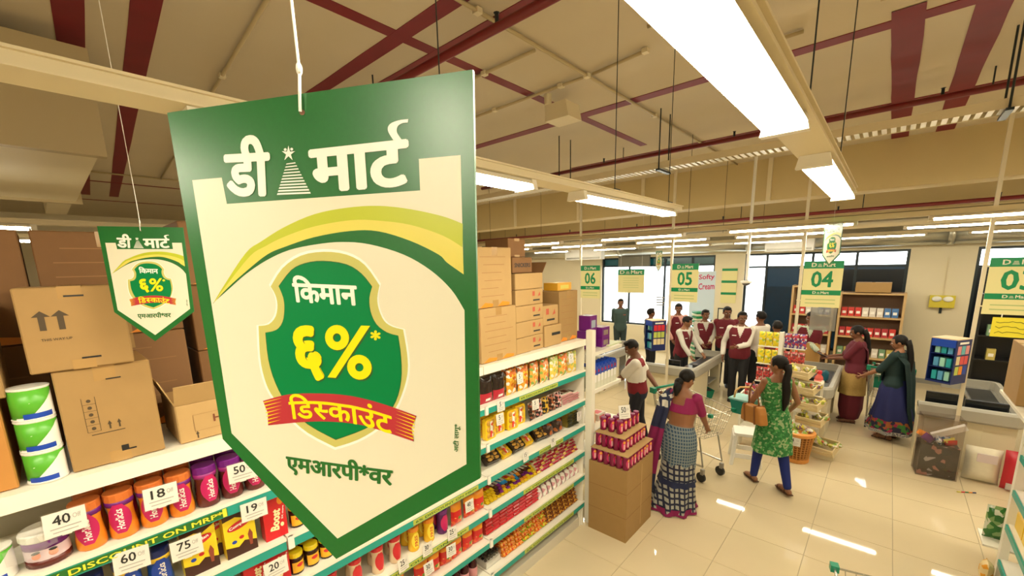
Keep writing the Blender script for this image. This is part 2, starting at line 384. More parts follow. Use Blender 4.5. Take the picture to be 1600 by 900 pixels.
# ---------------------------------------------------------------- perforated cable tray on rods
tr = thing('cable_tray', 'cream slotted cable tray hung on rods below the ceiling', 'cable tray', (0, 1.62, 3.62))
MB().box((-9, -.10, -.004), (6.9, -.095, .06)).build('side_rail', CREAM, tr); MB().box((-9, .105, -.004), (6.9, .11, .06)).build('side_rail', CREAM, tr)
rung = MB().box((-.016, -.095, 0), (.016, .105, .004)).mesh('rung', WHITE)
x = -8.9
k = 0
while x < 4.6 and k < 280: link('rung', rung, tr, (x, 0, 0)); x += .056; k += 1
MB().box((-9, -.095, .045), (6.9, .105, .05)).build('tray_lid', CREAM, tr)
for x in (-3.4, -1.1, .18, 2.6, 4.4):
    MB().tube([(x, -.12, -.02), (x, -.12, CZ-3.62-.003)], .007, 6).build('hanger_rod', FRAME, tr); MB().tube([(x, .13, -.02), (x, .13, CZ-3.62-.003)], .007, 6).build('hanger_rod', FRAME, tr)
    MB().box((x-.02, -.15, -.03), (x+.02, .16, -.012)).build('bracket', FRAME, tr)
# ---------------------------------------------------------------- lamps
DIFF = mat('lit_tube_cover', LAMP_RGB, .5, emit=LAMP_POWER)
REFL = mat('lamp_housing', (.86, .80, .66), .4)
def make_lamp():
    o = thing('batten_lamp', 'x', 'lamp')
    L = .6
    MB().prism([(-.05, 0), (.05, 0), (.035, .02), (-.035, .02)], 2*L, M=Matrix.Translation((0, L, 0)) @ Matrix.Rotation(PI/2, 4, 'X')).build('housing', REFL, o)
    MB().prism([(-.047, -.001), (-.040, -.018), (.040, -.018), (.047, -.001)], 2*L-.05, M=Matrix.Translation((0, L-.025, 0)) @ Matrix.Rotation(PI/2, 4, 'X')).build('tube_cover', DIFF, o)
    for s in (-1, 1): MB().prism([(-.055, -.022), (.055, -.022), (.045, .021), (-.045, .021)], .03, M=Matrix.Translation((0, s*L+.015, 0)) @ Matrix.Rotation(PI/2, 4, 'X')).build('end_cap', REFL, o)
    return o
LP = Proto(make_lamp())
def channel(x, y0, y1, label, ws):
    o = thing('lamp_channel', label, 'channel', (x, 0, 3.015))
    MB().box((-.045, y0, 0), (.045, y1, .024)).build('channel_body', CREAM, o); MB().box((-.055, y0, .024), (.055, y1, .030)).build('flange', CREAM, o); MB().box((-.055, y0, -.005), (.055, y1, 0)).build('flange', CREAM, o)
    for y in ws:
        MB().tube([(0, y, .03), (0, y, CZ-3.015-.010)], .0025, 5).build('suspension_wire', FRAME, o); MB().box((-.02, y-.03, .030), (.02, y+.03, .048)).build('wire_clamp', FRAME, o)
channel(.88, -8.5, .20, 'cream lamp channel passing over the promotional sign', (-6, -3.6, -2.0, -.74, .05))
channel(1.87, -8.5, .20, 'cream lamp channel holding the dazzling lamp', (-6, -4, -1.35, -.3))
channel(-2.45, -8.5, .2, 'cream lamp channel beyond the carton stacks', (-6, -4, -1))
channel(-4.05, -8.5, .2, 'dim cream lamp channel deep in the hall', (-6, -1))
channel(4.6, -8.5, .2, 'cream lamp channel over the next aisle', (-6, -4, -1))
for p, lb in (((1.87, -2.28, 2.988), 'dazzling tube lamp with cream housing above the aisle'), ((1.87, -.52, 2.988), 'short bright tube lamp at the end of the second channel'),
              ((.88, -.53, 2.988), 'lit tube lamp at the end of the first channel'), ((.88, -2.14, 2.988), 'tube lamp on the first channel behind the promotional sign')):
    LP.put(p, 0, lb)
for x in (.88, 1.87, 4.6):
    for y in (-3.9, -5.6)[:2 if x == 1.87 else 1]:
        LP.put((x, y, 2.988), 0, 'tube lamp further back along the aisle channels', 'aisle tube lamps')
for x in (4.6,):
    for y in (-2.2, -.6): LP.put((x, y, 2.988), 0, 'tube lamp further back along the aisle channels', 'aisle tube lamps')
for x, y in ((-2.45, -3.6), (-4.05, -3.5)): LP.put((x, y, 2.988), 0, 'tube lamp beyond the stacked cartons', 'tube lamps beyond the cartons')
for y, xs, lb, g in ((2.68, (-6.2, -4.4, -2.5, -.55, 1.2, 2.95, 4.8), 'slim tube lamp in the row before the checkouts', 'lamps before the checkouts'),
                     (4.22, (-6.2, -4.4, -2.6, -.72, .9, 2.8, 4.6), 'slim tube lamp in the row above the checkout signs', 'lamps above the checkouts'),
                     (6.9, (-7.4, -5.2, -3.2, -1.5, .2, 1.9, 3.6, 5.2), 'slim tube lamp in the row behind the checkouts', 'lamps behind the checkouts')):
    cr_ = thing('lamp_rail', 'cream rail carrying the lamp row '+{2.68: 'before the checkouts', 4.22: 'above the checkout signs', 6.9: 'behind the checkouts'}[y], 'channel', (0, y, 3.012))
    MB().box((-8, -.03, 0), (6, .03, .05)).build('channel_body', CREAM, cr_)
    for x in (-7, -3.5, .1, 3.6): MB().tube([(x, 0, .05), (x, 0, CZ-3.012-.004)], .003, 5).build('suspension_wire', FRAME, cr_)
    for x in xs: LP.put((x, y, 2.988), PI/2, lb, g)
# ================================================================ people
def remesh(mb, name, voxel, mats, smooth=2, dec=None):
    me = mb.mesh(name, mats); o = bpy.data.objects.new('tmp', me); COL.objects.link(o)
    r = o.modifiers.new('r', 'REMESH'); r.mode = 'VOXEL'; r.voxel_size = voxel; r.use_smooth_shade = True
    if smooth: s = o.modifiers.new('s', 'SMOOTH'); s.iterations = smooth; s.factor = .5
    if dec: d = o.modifiers.new('d', 'DECIMATE'); d.ratio = dec
    dg = bpy.context.evaluated_depsgraph_get(); out = bpy.data.meshes.new_from_object(o.evaluated_get(dg))
    bpy.data.objects.remove(o); bpy.data.meshes.remove(me); out.name = name
    out.materials.clear()
    for m in (mats if isinstance(mats, list) else [mats]): out.materials.append(m)
    out.polygons.foreach_set('use_smooth', [True]*len(out.polygons)); out.polygons.foreach_set('material_index', [0]*len(out.polygons)); return out
def cut_faces(me, test):
    b = bmesh.new(); b.from_mesh(me); kill = [f for f in b.faces if test(f.calc_center_median())]
    bmesh.ops.delete(b, geom=kill, context='FACES'); b.to_mesh(me); b.free()
SKIN = mat('brown_skin', (.28, .12, .055), .55, var=.06, scale=20); SKIN2 = mat('deep_brown_skin', (.19, .075, .035), .55, var=.06, scale=20)
HAIR = mat('black_hair', (.007, .005, .004), .55, spec=.25, bump=.4, scale=60); EYEW = mat('eye_white', (.75, .72, .66), .3); LIP = mat('lip', (.20, .06, .045), .5)
SHOE = mat('dark_shoe', (.018, .014, .012), .35); SANDAL = mat('brown_sandal', (.10, .045, .02), .5); TROUS = mat('black_trousers', (.012, .012, .014), .85)
RING_M = [(.84, .150, .100, 0), (.93, .165, .115, 0), (1.05, .148, .105, .005), (1.2, .165, .118, .01), (1.32, .178, .118, .005), (1.39, .170, .098, 0), (1.435, .11, .075, -.005), (1.475, .056, .058, -.005)]
RING_F = [(.84, .165, .112, -.005), (.93, .175, .125, -.005), (1.06, .130, .098, .005), (1.2, .148, .125, .018), (1.32, .152, .105, .008), (1.39, .145, .088, 0), (1.435, .092, .066, -.005), (1.475, .048, .050, -.005)]
class Fig:
    def __init__(s, label, loc, rz, h, female=False, lh=(-.24, .06, .80), rh=(.24, .06, .80), lean=0., head=(0, 0), feet=((-.09, 0, 0), (.09, 0, 0)), skin=None, hair='short', wide=1., group=None, hdir=None, curl=.5, side=0.):
        s.o = thing('person', label, 'person', loc, rz, group); k = s.k = h/1.7; s.o.scale = (k, k, k); s.fem = female; s.skin = skin or SKIN; s.wide = wide; s.lean = lean
        s.L = Matrix.Translation((0, 0, .93)) @ Matrix.Rotation(-lean, 4, 'X') @ Matrix.Rotation(side, 4, 'Y') @ Matrix.Translation((0, 0, -.93))
        s.rings = RING_F if female else RING_M; sx = (.150 if female else .178)*wide
        s.sh = [s.L @ Vector((-sx, 0, 1.385)), s.L @ Vector((sx, 0, 1.385))]
        s.hand_t = [Vector(lh), Vector(rh)]; s.el = []; s.wr = []
        for i in (0, 1):
            a, w, up, fo = s.sh[i], s.hand_t[i], .29, .255; d = w-a; D = min(d.length, up+fo-.004); d.normalize(); w = a+d*D
            c = (up*up+D*D-fo*fo)/(2*D); hh = math.sqrt(max(0, up*up-c*c)); pole = Vector(((-1 if i == 0 else 1)*.5, -.55, -.6)); pole = (pole-d*pole.dot(d)).normalized()
            s.el.append(a+d*c+pole*hh); s.wr.append(w)
        s.hip = [Vector((-.085*wide, 0, .90)), Vector((.085*wide, 0, .90))]; s.ank = [Vector(f)+Vector((0, -.02, .085)) for f in feet]; s.knee = []
        for i in (0, 1):
            a, w = s.hip[i], s.ank[i]; d = w-a; D = min(d.length, .818); d.normalize(); w2 = a+d*D; s.ank[i] = w2
            c = D/2; hh = math.sqrt(max(0, .41*.41-c*c)); pole = Vector((0, 1, 0)); pole = (pole-d*pole.dot(d)).normalized(); s.knee.append(a+d*c+pole*hh)
        s.H = s.L @ Matrix.Translation((0, -.005, 1.48)) @ Matrix.Rotation(head[0], 4, 'Z') @ Matrix.Rotation(-head[1], 4, 'X') @ Matrix.Translation((0, .005, -1.48))
        s.head = head; s.hdir = hdir or [None, None]; s.curl = curl; s.body(hair)
    def torso(s, b, inf, z0=0, z1=9, extra=None):
        R = [r for r in s.rings if z0-1e-6 <= r[0] <= z1+1e-6]
        vs, fs, n = [], [], 18
        if extra: R = extra+R
        for z, rx, ry, cy in R:
            for j in range(n):
                a = 2*PI*j/n; ca, sa = math.cos(a), math.sin(a); ca = math.copysign(abs(ca)**.85, ca); sa = math.copysign(abs(sa)**.85, sa)
                p = Vector(((rx+inf)*s.wide*ca, cy+(ry+inf)*sa*(1 if not s.wide > 1.05 else 1.12), z)); vs.append(s.L @ p if z > .93 else p)
        k = len(R)
        for i in range(k-1):
            for j in range(n): fs.append((i*n+j, i*n+(j+1) % n, (i+1)*n+(j+1) % n, (i+1)*n+j))
        fs += [tuple(range(n-1, -1, -1)), tuple((k-1)*n+j for j in range(n))]; b.add(vs, fs)
    def limb(s, b, pts, rs):
        P = []; Q = []
        for i in range(len(pts)-1):
            for t in (0, .35, .7): P.append(Vector(pts[i]).lerp(Vector(pts[i+1]), t)); Q.append(rs[i]+(rs[i+1]-rs[i])*t)
        P.append(Vector(pts[-1])); Q.append(rs[-1]); b.tube(P, Q, 10); b.ball(P[0], Q[0], 10, 6); b.ball(P[-1], Q[-1], 10, 6)
    def arm(s, b, i, inf=0., t1=1., cuff=0.):
        f = .9 if s.fem else 1.; a, e, w = s.sh[i], s.el[i], s.wr[i]; ra, re, rw = .048*f*s.wide+inf, .040*f*s.wide+inf, .028*f+inf+cuff
        if t1 >= 1: s.limb(b, [a, e, w], [ra, re, rw])
        elif t1 > .5: u = (t1-.5)*2; s.limb(b, [a, e, e.lerp(w, u)], [ra, re, re+(rw-re)*u+cuff])
        else: u = t1*2; s.limb(b, [a, a.lerp(e, u)], [ra+.004, ra+(re-ra)*u+cuff])
        b.ball(a, ra*1.12, 12, 8)
    def leg(s, b, i, inf=0., t1=1., flare=0.):
        f = 1.05 if s.fem else 1.; a, kn, an = s.hip[i], s.knee[i], s.ank[i]; s.limb(b, [a+Vector((0, 0, .03)), kn, an], [.088*f*s.wide+inf, .056*f+inf, .036+inf+flare])
    def hand(s, b, i):
        w = s.wr[i]; d = (s.hdir[i] and Vector(s.hdir[i])) or (w-s.el[i]); d = d.normalized(); sgn = -1 if i == 0 else 1
        n = Vector((-sgn, .15, 0)); n = (n-d*n.dot(d)).normalized(); sd = d.cross(n)*1.0
        if sd.y < 0: sd = -sd                     # thumb side to the front
        b.tube([w-d*.02, w+d*.02, w+d*.055, w+d*.085], [(.022, .024), (.018, .033), (.016, .038), (.013, .036)], 10)
        for q, (off, L) in enumerate(((.030, .068), (.010, .076), (-.010, .070), (-.029, .056))):
            p = w+d*.082+sd*off; c = s.curl*(1+.1*q); p1 = p+(d*math.cos(c*.5)+n*math.sin(c*.5))*L*.45; p2 = p1+(d*math.cos(c*1.3)+n*math.sin(c*1.3))*L*.32; p3 = p2+(d*math.cos(c*2)+n*math.sin(c*2))*L*.25
            b.tube([p-d*.01, p1, p2, p3], [.0088, .0085, .0078, .006], 7)
        t0 = w+d*.03+sd*.025; t1 = t0+(d*.6+sd*.8+n*.25).normalized()*.035; t2 = t1+(d*.85+sd*.3+n*.4).normalized()*.03; b.tube([t0, t1, t2], [.0115, .010, .0075], 7)
    def foot(s, b, i, inf=0.):
        a = s.ank[i]; z = a.z-.085; dz = max(0, z); b.limb = None
        b.tube([(a.x, a.y-.045, z+.035), (a.x, a.y+.02, z+.045), (a.x*1.02, a.y+.10, z+.032), (a.x*1.04, a.y+.165, z+.022)], [(.030+inf, .032+inf), (.036+inf, .036+inf), (.030+inf, .043+inf), (.018+inf, .036+inf)], 10); b.ball((a.x, a.y-.04, z+.035), .033+inf, 8, 6)
    def body(s, hair):
        b = MB(); s.torso(b, -.004)
        for i in (0, 1): s.arm(b, i); s.leg(b, i); s.hand(b, i); s.foot(b, i)
        hb = MB(); hb.tube([(0, -.006, 1.42), (0, -.004, 1.50), (0, .004, 1.55)], [.056 if not s.fem else .048, .050 if not s.fem else .043, .05], 12)
        hb.ball((0, -.004, 1.605), (.074, .094, .095), 16, 10); hb.ball((0, .026, 1.545), (.056, .064, .064), 14, 8); hb.ball((0, .038, 1.503), (.030, .034, .024), 10, 6); hb.ball((0, .094, 1.566), (.014, .020, .017), 8, 6); hb.ball((0, .088, 1.585), (.009, .013, .026), 8, 6)
        hb.ball((0, .062, 1.606), (.060, .026, .012), 10, 6)
        for q in (-1, 1): hb.ball((q*.076, -.008, 1.575), (.010, .020, .030), 8, 6); hb.ball((q*.034, .058, 1.562), (.024, .026, .022), 8, 6)
        b.v += []; b.add([s.H @ Vector(v) for v in hb.v], hb.f)
        vx = .0085 if s.fem else .0095
        link('body', remesh(b, 'body', vx, s.skin, 2, .4), s.o)
        def hp(name, mb, m, smooth=True): mb.v = [tuple(s.H @ Vector(v)) for v in mb.v]; return mb.build(name, m, s.o, smooth=smooth)
        for q in (-1, 1):
            e = hp('eye', MB().ball((q*.031, .080, 1.583), (.0135, .010, .0075), 10, 6), EYEW); k2 = MB().ball((q*.031, .0885, 1.583), (.0062, .004, .0066), 8, 5); k2.v = [tuple(s.H @ Vector(v)) for v in k2.v]; k2.build('iris', HAIR, e)
            hp('eyebrow', MB().tube([(q*.012, .090, 1.602), (q*.031, .091, 1.608), (q*.050, .078, 1.603)], [.004, .0045, .003], 6), HAIR)
        hp('mouth', MB().ball((0, .084, 1.530), (.024, .010, .0075), 10, 6), LIP)
        hr = MB(); hr.ball((0, -.012, 1.618), (.083, .097, .093), 22, 16)
        if hair == 'short':
            keep = [i for i, f in enumerate(hr.f) if not (lambda c: (c.y > .028 and c.z < 1.648-.12*(c.y-.03)*0) or c.z < 1.56+.55*max(0, c.y) or (abs(c.x) > .06 and c.z < 1.60 and c.y > -.03))(sum((Vector(hr.v[j]) for j in f), Vector())/len(f))]
            hr.f = [hr.f[i] for i in keep]; hr.m = [0]*len(hr.f); hr.ball((0, .035, 1.684), (.062, .045, .026), 12, 8)
            for q in (-1, 1): hr.ball((q*.068, .012, 1.625), (.014, .035, .03), 8, 6)
        elif hair == 'bald_spot': pass
        else:
            keep = [i for i, f in enumerate(hr.f) if not (lambda c: c.y > .03 and c.z < 1.655)(sum((Vector(hr.v[j]) for j in f), Vector())/len(f))]
            hr.f = [hr.f[i] for i in keep]; hr.m = [0]*len(hr.f)
        h_o = hp('hair', hr, HAIR)
        if hair == 'tail':     # long hair tied behind the neck
            P = [(0, -.09, 1.60), (0, -.115, 1.52), (.02, -.125, 1.42), (.03, -.135, 1.30), (.03, -.135, 1.16), (.02, -.13, 1.05)]
            t_ = MB().tube([s.H @ Vector(P[0]), s.H @ Vector(P[1])]+[s.L @ Vector(p) for p in P[2:]], [.055, .038, .042, .046, .038, .012], 10); t_.build('ponytail', HAIR, s.o, smooth=True)
        if hair == 'bun':
            t_ = MB().ball((0, -.115, 1.53), (.052, .045, .05), 12, 8); t_.tube([(0, -.12, 1.52), (.01, -.125, 1.44), (.015, -.12, 1.36)], [.045, .045, .012], 10); t_.v = [tuple(s.H @ Vector(v)) for v in t_.v]; t_.build('hair_bun', HAIR, s.o, smooth=True)
            hp('hair_band', MB().lathe([(.030, -.008), (.036, 0), (.030, .008)], 12, o=(0, -.1, 1.555)), BLACK)
    # ---- clothing
    def shirt(s, m, t1=1., name='shirt', inf=.012, z0=.84, cuff=.004, z1=9):
        b = MB(); s.torso(b, inf, z0, min(z1, 1.44))
        for i in (0, 1): s.arm(b, i, inf*.8, t1*.93 if t1 >= 1 else t1, cuff)
        return link(name, remesh(b, name, .013, m, 2), s.o)
    def vest(s, m, vneck=True):
        b = MB(); s.torso(b, .021, .84, 1.44)
        for i in (0, 1): b.ball(s.sh[i].lerp(s.L @ Vector((0, 0, 1.385)), .28), .062, 10, 6)
        me = remesh(b, 'vest', .012, m, 2)
        iL = s.L.inverted()
        if vneck: cut_faces(me, lambda c: (lambda p: (p.y > .0 and p.z > 1.24 and abs(p.x) < (p.z-1.24)*.36) or p.z > 1.415)(iL @ c))
        v = link('vest', me, s.o); return v
    def collar(s, m):
        b = MB()
        for q in (-1, 1):
            pts = [(q*.005, .105, 1.375), (q*.055, .105, 1.36), (q*.072, .05, 1.43), (q*.05, .045, 1.455)]
            vs = [s.L @ Vector(p) for p in pts]; vs += [v+s.L.to_3x3() @ Vector((0, .006, .002)) for v in vs]
            b.add(vs, [(0, 1, 2, 3), (7, 6, 5, 4), (0, 4, 5, 1), (1, 5, 6, 2), (2, 6, 7, 3), (3, 7, 4, 0)])
        b.build('collar', m, s.o)
    def badge(s, m=None, q=1): 
        b = MB().box((q*.06, .128, 1.27), (q*.06+q*.07, .140, 1.285)); b.v = [tuple(s.L @ Vector(v)) for v in b.v]; b.build('name_badge', m or WPAPER, s.o)
    def trousers(s, m, flare=.016):
        b = MB(); s.torso(b, .008, .80, .95, extra=[(.80, .12, .085, 0)])
        for i in (0, 1): s.leg(b, i, .014, 1., flare)
        return link('trousers', remesh(b, 'trousers', .013, m, 2), s.o)
    def leggings(s, m):
        b = MB(); s.torso(b, .004, .80, .95, extra=[(.80, .12, .085, 0)])
        for i in (0, 1): s.leg(b, i, .006, 1., .004)
        return link('leggings', remesh(b, 'leggings', .011, m, 2), s.o)
    def shoes(s, m, sandal=False):
        for i in (0, 1):
            a = s.ank[i]; z = a.z-.085; b = MB()
            if sandal:
                b.prism([(-.035, -.07), (.035, -.07), (.04, .03), (.048, .12), (.03, .185), (-.03, .185), (-.048, .12), (-.04, .03)], .012, M=Matrix.Translation((a.x, a.y, z-.0))); o_ = b.build('sandal', m, s.o)
                for y in (.0, .08, .13): MB().tube([(a.x-.044, a.y+y, z+.01), (a.x-.03, a.y+y, z+.062-.18*y), (a.x+.03, a.y+y, z+.062-.18*y), (a.x+.044, a.y+y, z+.01)], .006, 6).build('strap', m, o_)
            else: s.foot(b, i, .008); link('shoe', remesh(b, 'shoe', .010, m, 2), s.o)
    def skirt(s, name, m, rings, folds=9, amp=.05, n=48, seed=0, open_back=None):
        """flowing lower garment: rings (z, rx, ry, cx, cy)"""
        vs, fs = [], []; k = len(rings)
        for i, (z, rx, ry, cx, cy) in enumerate(rings):
            g = amp*(i/(k-1))
            for j in range(n):
                a = 2*PI*j/n; q = 1+g*math.sin(folds*a+seed+.5*math.sin(2*a+i*.4)); p = Vector((cx+rx*q*math.cos(a), cy+ry*q*math.sin(a), z)); vs.append(s.L @ p if z > .93 else p)
        for i in range(k-1):
            for j in range(n): fs.append((i*n+j, (i+1)*n+j, (i+1)*n+(j+1) % n, i*n+(j+1) % n))
        return MB().add(vs, fs).build(name, m, s.o, smooth=True)
    def drape(s, name, m, path, width, th=.006, amp=.012, folds=4, sub=12):
        """length of cloth along path [(p, across)]: p centre line, across half-width vector; m may be a list by length"""
        P = [(Vector(p), Vector(w)) for p, w in path]; n = len(P)
        def ev(t):
            f = t*(n-1); i = min(n-2, int(f)); u = f-i; u2 = u*u*(3-2*u); return P[i][0].lerp(P[i+1][0], u), P[i][1].lerp(P[i+1][1], u)
        def pt(a, b):
            c, w = ev(a); t2, _ = ev(min(1, a+.03)); t1_, _ = ev(max(0, a-.03)); nn = w.cross(t2-t1_).normalized()
            return c+w*(2*b-1)+nn*amp*math.sin(folds*PI*b+2*a)
        ms = m if isinstance(m, list) else [m]; NU = sub*(n-1)
        b = MB(); b.grid(pt, NU, 14, (lambda f, i, j: min(len(ms)-1, int(i/NU*len(ms)))))
        o_ = b.build(name, ms, s.o, smooth=True); sm = o_.modifiers.new('cloth', 'SOLIDIFY'); sm.thickness = th; sm.offset = 0; return o_
def face(hx, hy): return math.atan2(-hx, hy)
WSHIRT = mat('white_shirt_cloth', (.74, .70, .62), .85); PSHIRT = mat('pink_shirt_cloth', (.66, .34, .28), .85); GSHIRT = mat('pale_grey_shirt', (.56, .53, .46), .85)
def staff(label, loc, rz, h, sleeve, **kw):
    kw.setdefault('skin', SKIN2); col = kw.pop('collar', sleeve)
    f = Fig(label, loc, rz, h, **kw); f.shirt(sleeve); f.vest(MAROON); f.collar(col); f.trousers(TROUS); f.shoes(SHOE); f.badge(); return f
staff('shop worker in maroon vest with pink sleeves beside the blue display', (-1.36, 6.5, 0), face(.7, -.6), 1.70, PSHIRT, head=(-.5, .15), lh=(-.22, .10, .86), rh=(.2, .14, .9))
staff('shop worker in maroon vest with grey sleeves leaning over the till', (-.79, 5.18, 0), face(.9, -.25), 1.60, GSHIRT, lean=.12, head=(.45, .2), lh=(-.15, .40, .92), rh=(.20, .38, .90), skin=SKIN)
staff('shop worker in maroon vest and pale sleeves behind the cash counter', (-.70, 6.22, 0), face(.5, -.8), 1.62, GSHIRT, head=(.2, .1), lh=(-.05, .30, 1.02), rh=(.10, .32, .98))
staff('shop worker in full maroon with folded arms behind the counter corner', (-.30, 6.30, 0), face(.35, -.9), 1.70, MAROON, head=(.1, .2), lh=(.10, .24, 1.10), rh=(-.10, .26, 1.08), collar=MAROON)
staff('shop worker in maroon vest and white sleeves standing in the gap', (.19, 5.42, 0), face(.15, -1), 1.71, WSHIRT, head=(.25, .12), lh=(.02, .30, 1.10), rh=(.27, .05, .88), feet=((-.08, .02, 0), (.09, -.03, 0)))
f = Fig('man in white shirt with his back partly turned beside the vest workers', (.40, 5.88, 0), face(-.75, .4), 1.68, skin=SKIN2, lh=(-.15, .30, 1.02), rh=(.22, .2, .92), head=(-.2, 0)); f.shirt(WSHIRT); f.collar(WSHIRT); f.trousers(TROUS); f.shoes(SHOE)
f = staff('shop worker in maroon vest with yellow and white sleeve by the sweet rack', (.76, 5.38, 0), face(-.2, 1), 1.58, mat('yellow_white_sleeve', (.80, .62, .22), .85), head=(.3, 0), skin=SKIN2, lh=(-.24, .2, .9), rh=(.22, .25, .9))
f = Fig('cashier in maroon vest and tan apron behind checkout board four', (1.14, 6.25, 0), face(.1, -1), 1.68, skin=SKIN2, head=(-.2, .25), lh=(.26, .12, .80), rh=(-.24, .25, .9)); f.shirt(checks('green_check_shirt', (.70, .70, .60), (.35, .50, .32), 40, 40)); f.vest(MAROON); f.collar(WSHIRT); f.trousers(TROUS); f.shoes(SHOE)
f.skirt('apron', mat('tan_apron', (.50, .28, .08), .8), [(1.14, .17, .15, 0, .01), (.95, .19, .16, 0, .01), (.70, .19, .17, 0, .02), (.55, .19, .17, 0, .02)], 5, .03)
f = Fig('seated person whose black hair shows above the blue display', (-1.83, 6.1, 0), face(.6, .8), 1.60, skin=SKIN2); f.shirt(mat('dim_shirt', (.10, .10, .12), .85)); f.trousers(TROUS); f.shoes(SHOE)
f.o['label'] = 'person whose black hair shows above the blue display'
f = Fig('person in bright orange top half hidden behind the sweet rack', (.98, 4.98, 0), face(-.3, 1), 1.42, True, wide=.9, skin=SKIN2, hair='bun', lh=(-.25, .15, .9), rh=(.25, .15, .9)); f.shirt(mat('orange_cloth', (.70, .12, .02), .8), 1.); f.trousers(mat('plum_cloth', (.05, .01, .02), .85)); f.shoes(SANDAL, True)
GUN = mat('guard_uniform', (.035, .065, .06), .85)
f = Fig('security guard in dark green uniform with hands behind his back', (-3.2, 7.29, 0), face(.55, -.85), 1.68, skin=SKIN2, head=(.0, .1), lh=(-.06, -.20, .92), rh=(.06, -.20, .92)); f.shirt(GUN, .62); f.collar(GUN); f.trousers(mat('guard_trousers', (.02, .035, .035), .85)); f.shoes(SHOE); f.badge(mat('guard_patch', (.35, .05, .03), .6), -1)
# man pushing the trolley
f = Fig('man in white and maroon polo shirt pushing a trolley', (-.34, 2.30, 0), face(-.35, -.35), 1.62, skin=SKIN2, wide=1.08, head=(.15, .38), lean=.10, lh=(-.10, .42, 1.0), rh=(-.04, -.30, .95), feet=((-.09, .10, 0), (.09, -.12, 0)), side=-.05)
f.o.rotation_euler[2] = face(-.75, -.35)
PO = MB(); f.torso(PO, .016, .84, 1.44)
for i in (0, 1): f.arm(PO, i, .014, .36, .010)
me = remesh(PO, 'polo_shirt', .012, [mat('polo_white', (.78, .73, .63), .85), mat('polo_maroon', (.22, .012, .02), .85), mat('polo_navy', (.02, .022, .045), .85)], 2)
iL = f.L.inverted()
for p in me.polygons:
    c = iL @ p.center; p.material_index = 2 if c.z < .93 else (1 if c.z < 1.10 or (c.z > 1.33 and abs(c.x) < .17 and abs(c.x) > .07) or (c.y > .09 and 1.12 < c.z < 1.22 and c.x > .03) else 0)
link('polo_shirt', me, f.o); f.collar(MATS['polo_navy']); f.trousers(mat('navy_trousers', (.014, .014, .022), .85)); f.shoes(SHOE)
# woman in navy and magenta sari
NAVYC = mat('sari_navy', (.012, .018, .06), .8); MAGC = mat('sari_magenta', (.22, .006, .075), .8)
CHK = checks('sari_blue_check', (.025, .07, .13), (.20, .24, .25), 26, 26, .35); BLK = checks('sari_block', (.36, .35, .30), (.012, .016, .045), 13, 15, .36)
f = Fig('woman in navy and magenta check sari with a low hair bun', (.62, 1.28, 0), face(.12, 1), 1.53, True, skin=SKIN, hair='bun', wide=1.08, lean=.08, head=(-.25, .3), lh=(-.20, .26, .92), rh=(.16, .36, .94), feet=((-.16, -.12, 0), (.12, -.14, 0)))
b = MB(); f.torso(b, .008, 1.2, 1.40)
for i in (0, 1): f.arm(b, i, .010, .40, .003)
me = remesh(b, 'blouse', .0055, mat('magenta_blouse', (.26, .006, .085), .7), 2); iL = f.L.inverted()
cut_faces(me, lambda c: (lambda p: p.y < 0 and p.z > 1.30 and abs(p.x) < .07+.1*(p.z-1.30))(iL @ c)); link('blouse', me, f.o)
f.skirt('sari_hip_wrap', CHK, [(1.04, .150, .118, 0, 0), (.95, .192, .148, 0, -.01), (.85, .208, .170, 0, -.015), (.72, .205, .175, 0, -.01), (.60, .195, .175, 0, 0), (.52, .19, .175, 0, 0)], 7, .03)
f.skirt('sari_skirt', BLK, [(.66, .19, .165, 0, 0), (.5, .195, .18, 0, -.01), (.32, .21, .20, 0, -.02), (.15, .24, .24, -.02, -.04), (.04, .27, .27, -.03, -.05)], 9, .09, seed=1)
f.skirt('sari_border', MAGC, [(.085, .262, .262, -.028, -.048), (.05, .272, .272, -.03, -.05), (.012, .282, .282, -.03, -.05)], 9, .10, seed=1)
f.skirt('sari_band', NAVYC, [(.40, .208, .198, 0, -.015), (.36, .212, .202, 0, -.018), (.33, .216, .208, 0, -.02)], 9, .08, seed=1)
f.drape('sari_pallu', [NAVYC, BLK, NAVYC, checks('sari_block_large', (.62, .60, .52), (.015, .02, .06), 9, 9, .3), NAVYC, MAGC, MAGC, NAVYC], [((-.02, .15, 1.10), (.10, .0, .03)), ((-.10, .115, 1.30), (.07, .0, .02)), ((-.135, .03, 1.44), (.06, .02, .0)), ((-.15, -.10, 1.36), (.075, .01, 0)), ((-.185, -.155, 1.12), (.085, .0, 0)), ((-.225, -.20, .80), (.095, .0, 0)), ((-.26, -.24, .46), (.105, 0, 0)), ((-.28, -.26, .22), (.11, .0, 0))], 1, .006, .012, 4, 8)
f.shoes(SANDAL, True)
# woman in green kurta with tan handbag and green basket
GK = print_cloth('green_kurta_print', [(0, (.02, .17, .04)), (.45, (.06, .28, .07)), (.75, (.30, .42, .20))], 42, .8)
f = Fig('woman in green printed kurta and blue leggings carrying a green basket', (1.30, 2.34, 0), face(-.62, .70), 1.58, True, skin=SKIN, hair='tail', head=(.55, .05), lh=(-.15, .30, 1.14), rh=(.24, .14, .92), feet=((-.10, .17, 0), (.10, -.20, .02)))
b = MB(); f.torso(b, .012, .84, 1.42)
for i in (0, 1): b.ball(f.sh[i].lerp(f.L @ Vector((0, 0, 1.38)), .15), .055, 10, 6)
link('kurta_top', remesh(b, 'kurta_top', .012, GK, 2), f.o)
f.skirt('kurta_skirt', GK, [(1.00, .168, .135, 0, 0), (.90, .195, .150, 0, -.005), (.78, .205, .165, 0, -.01), (.62, .215, .19, 0, -.01), (.50, .225, .205, 0, -.01)], 6, .05)
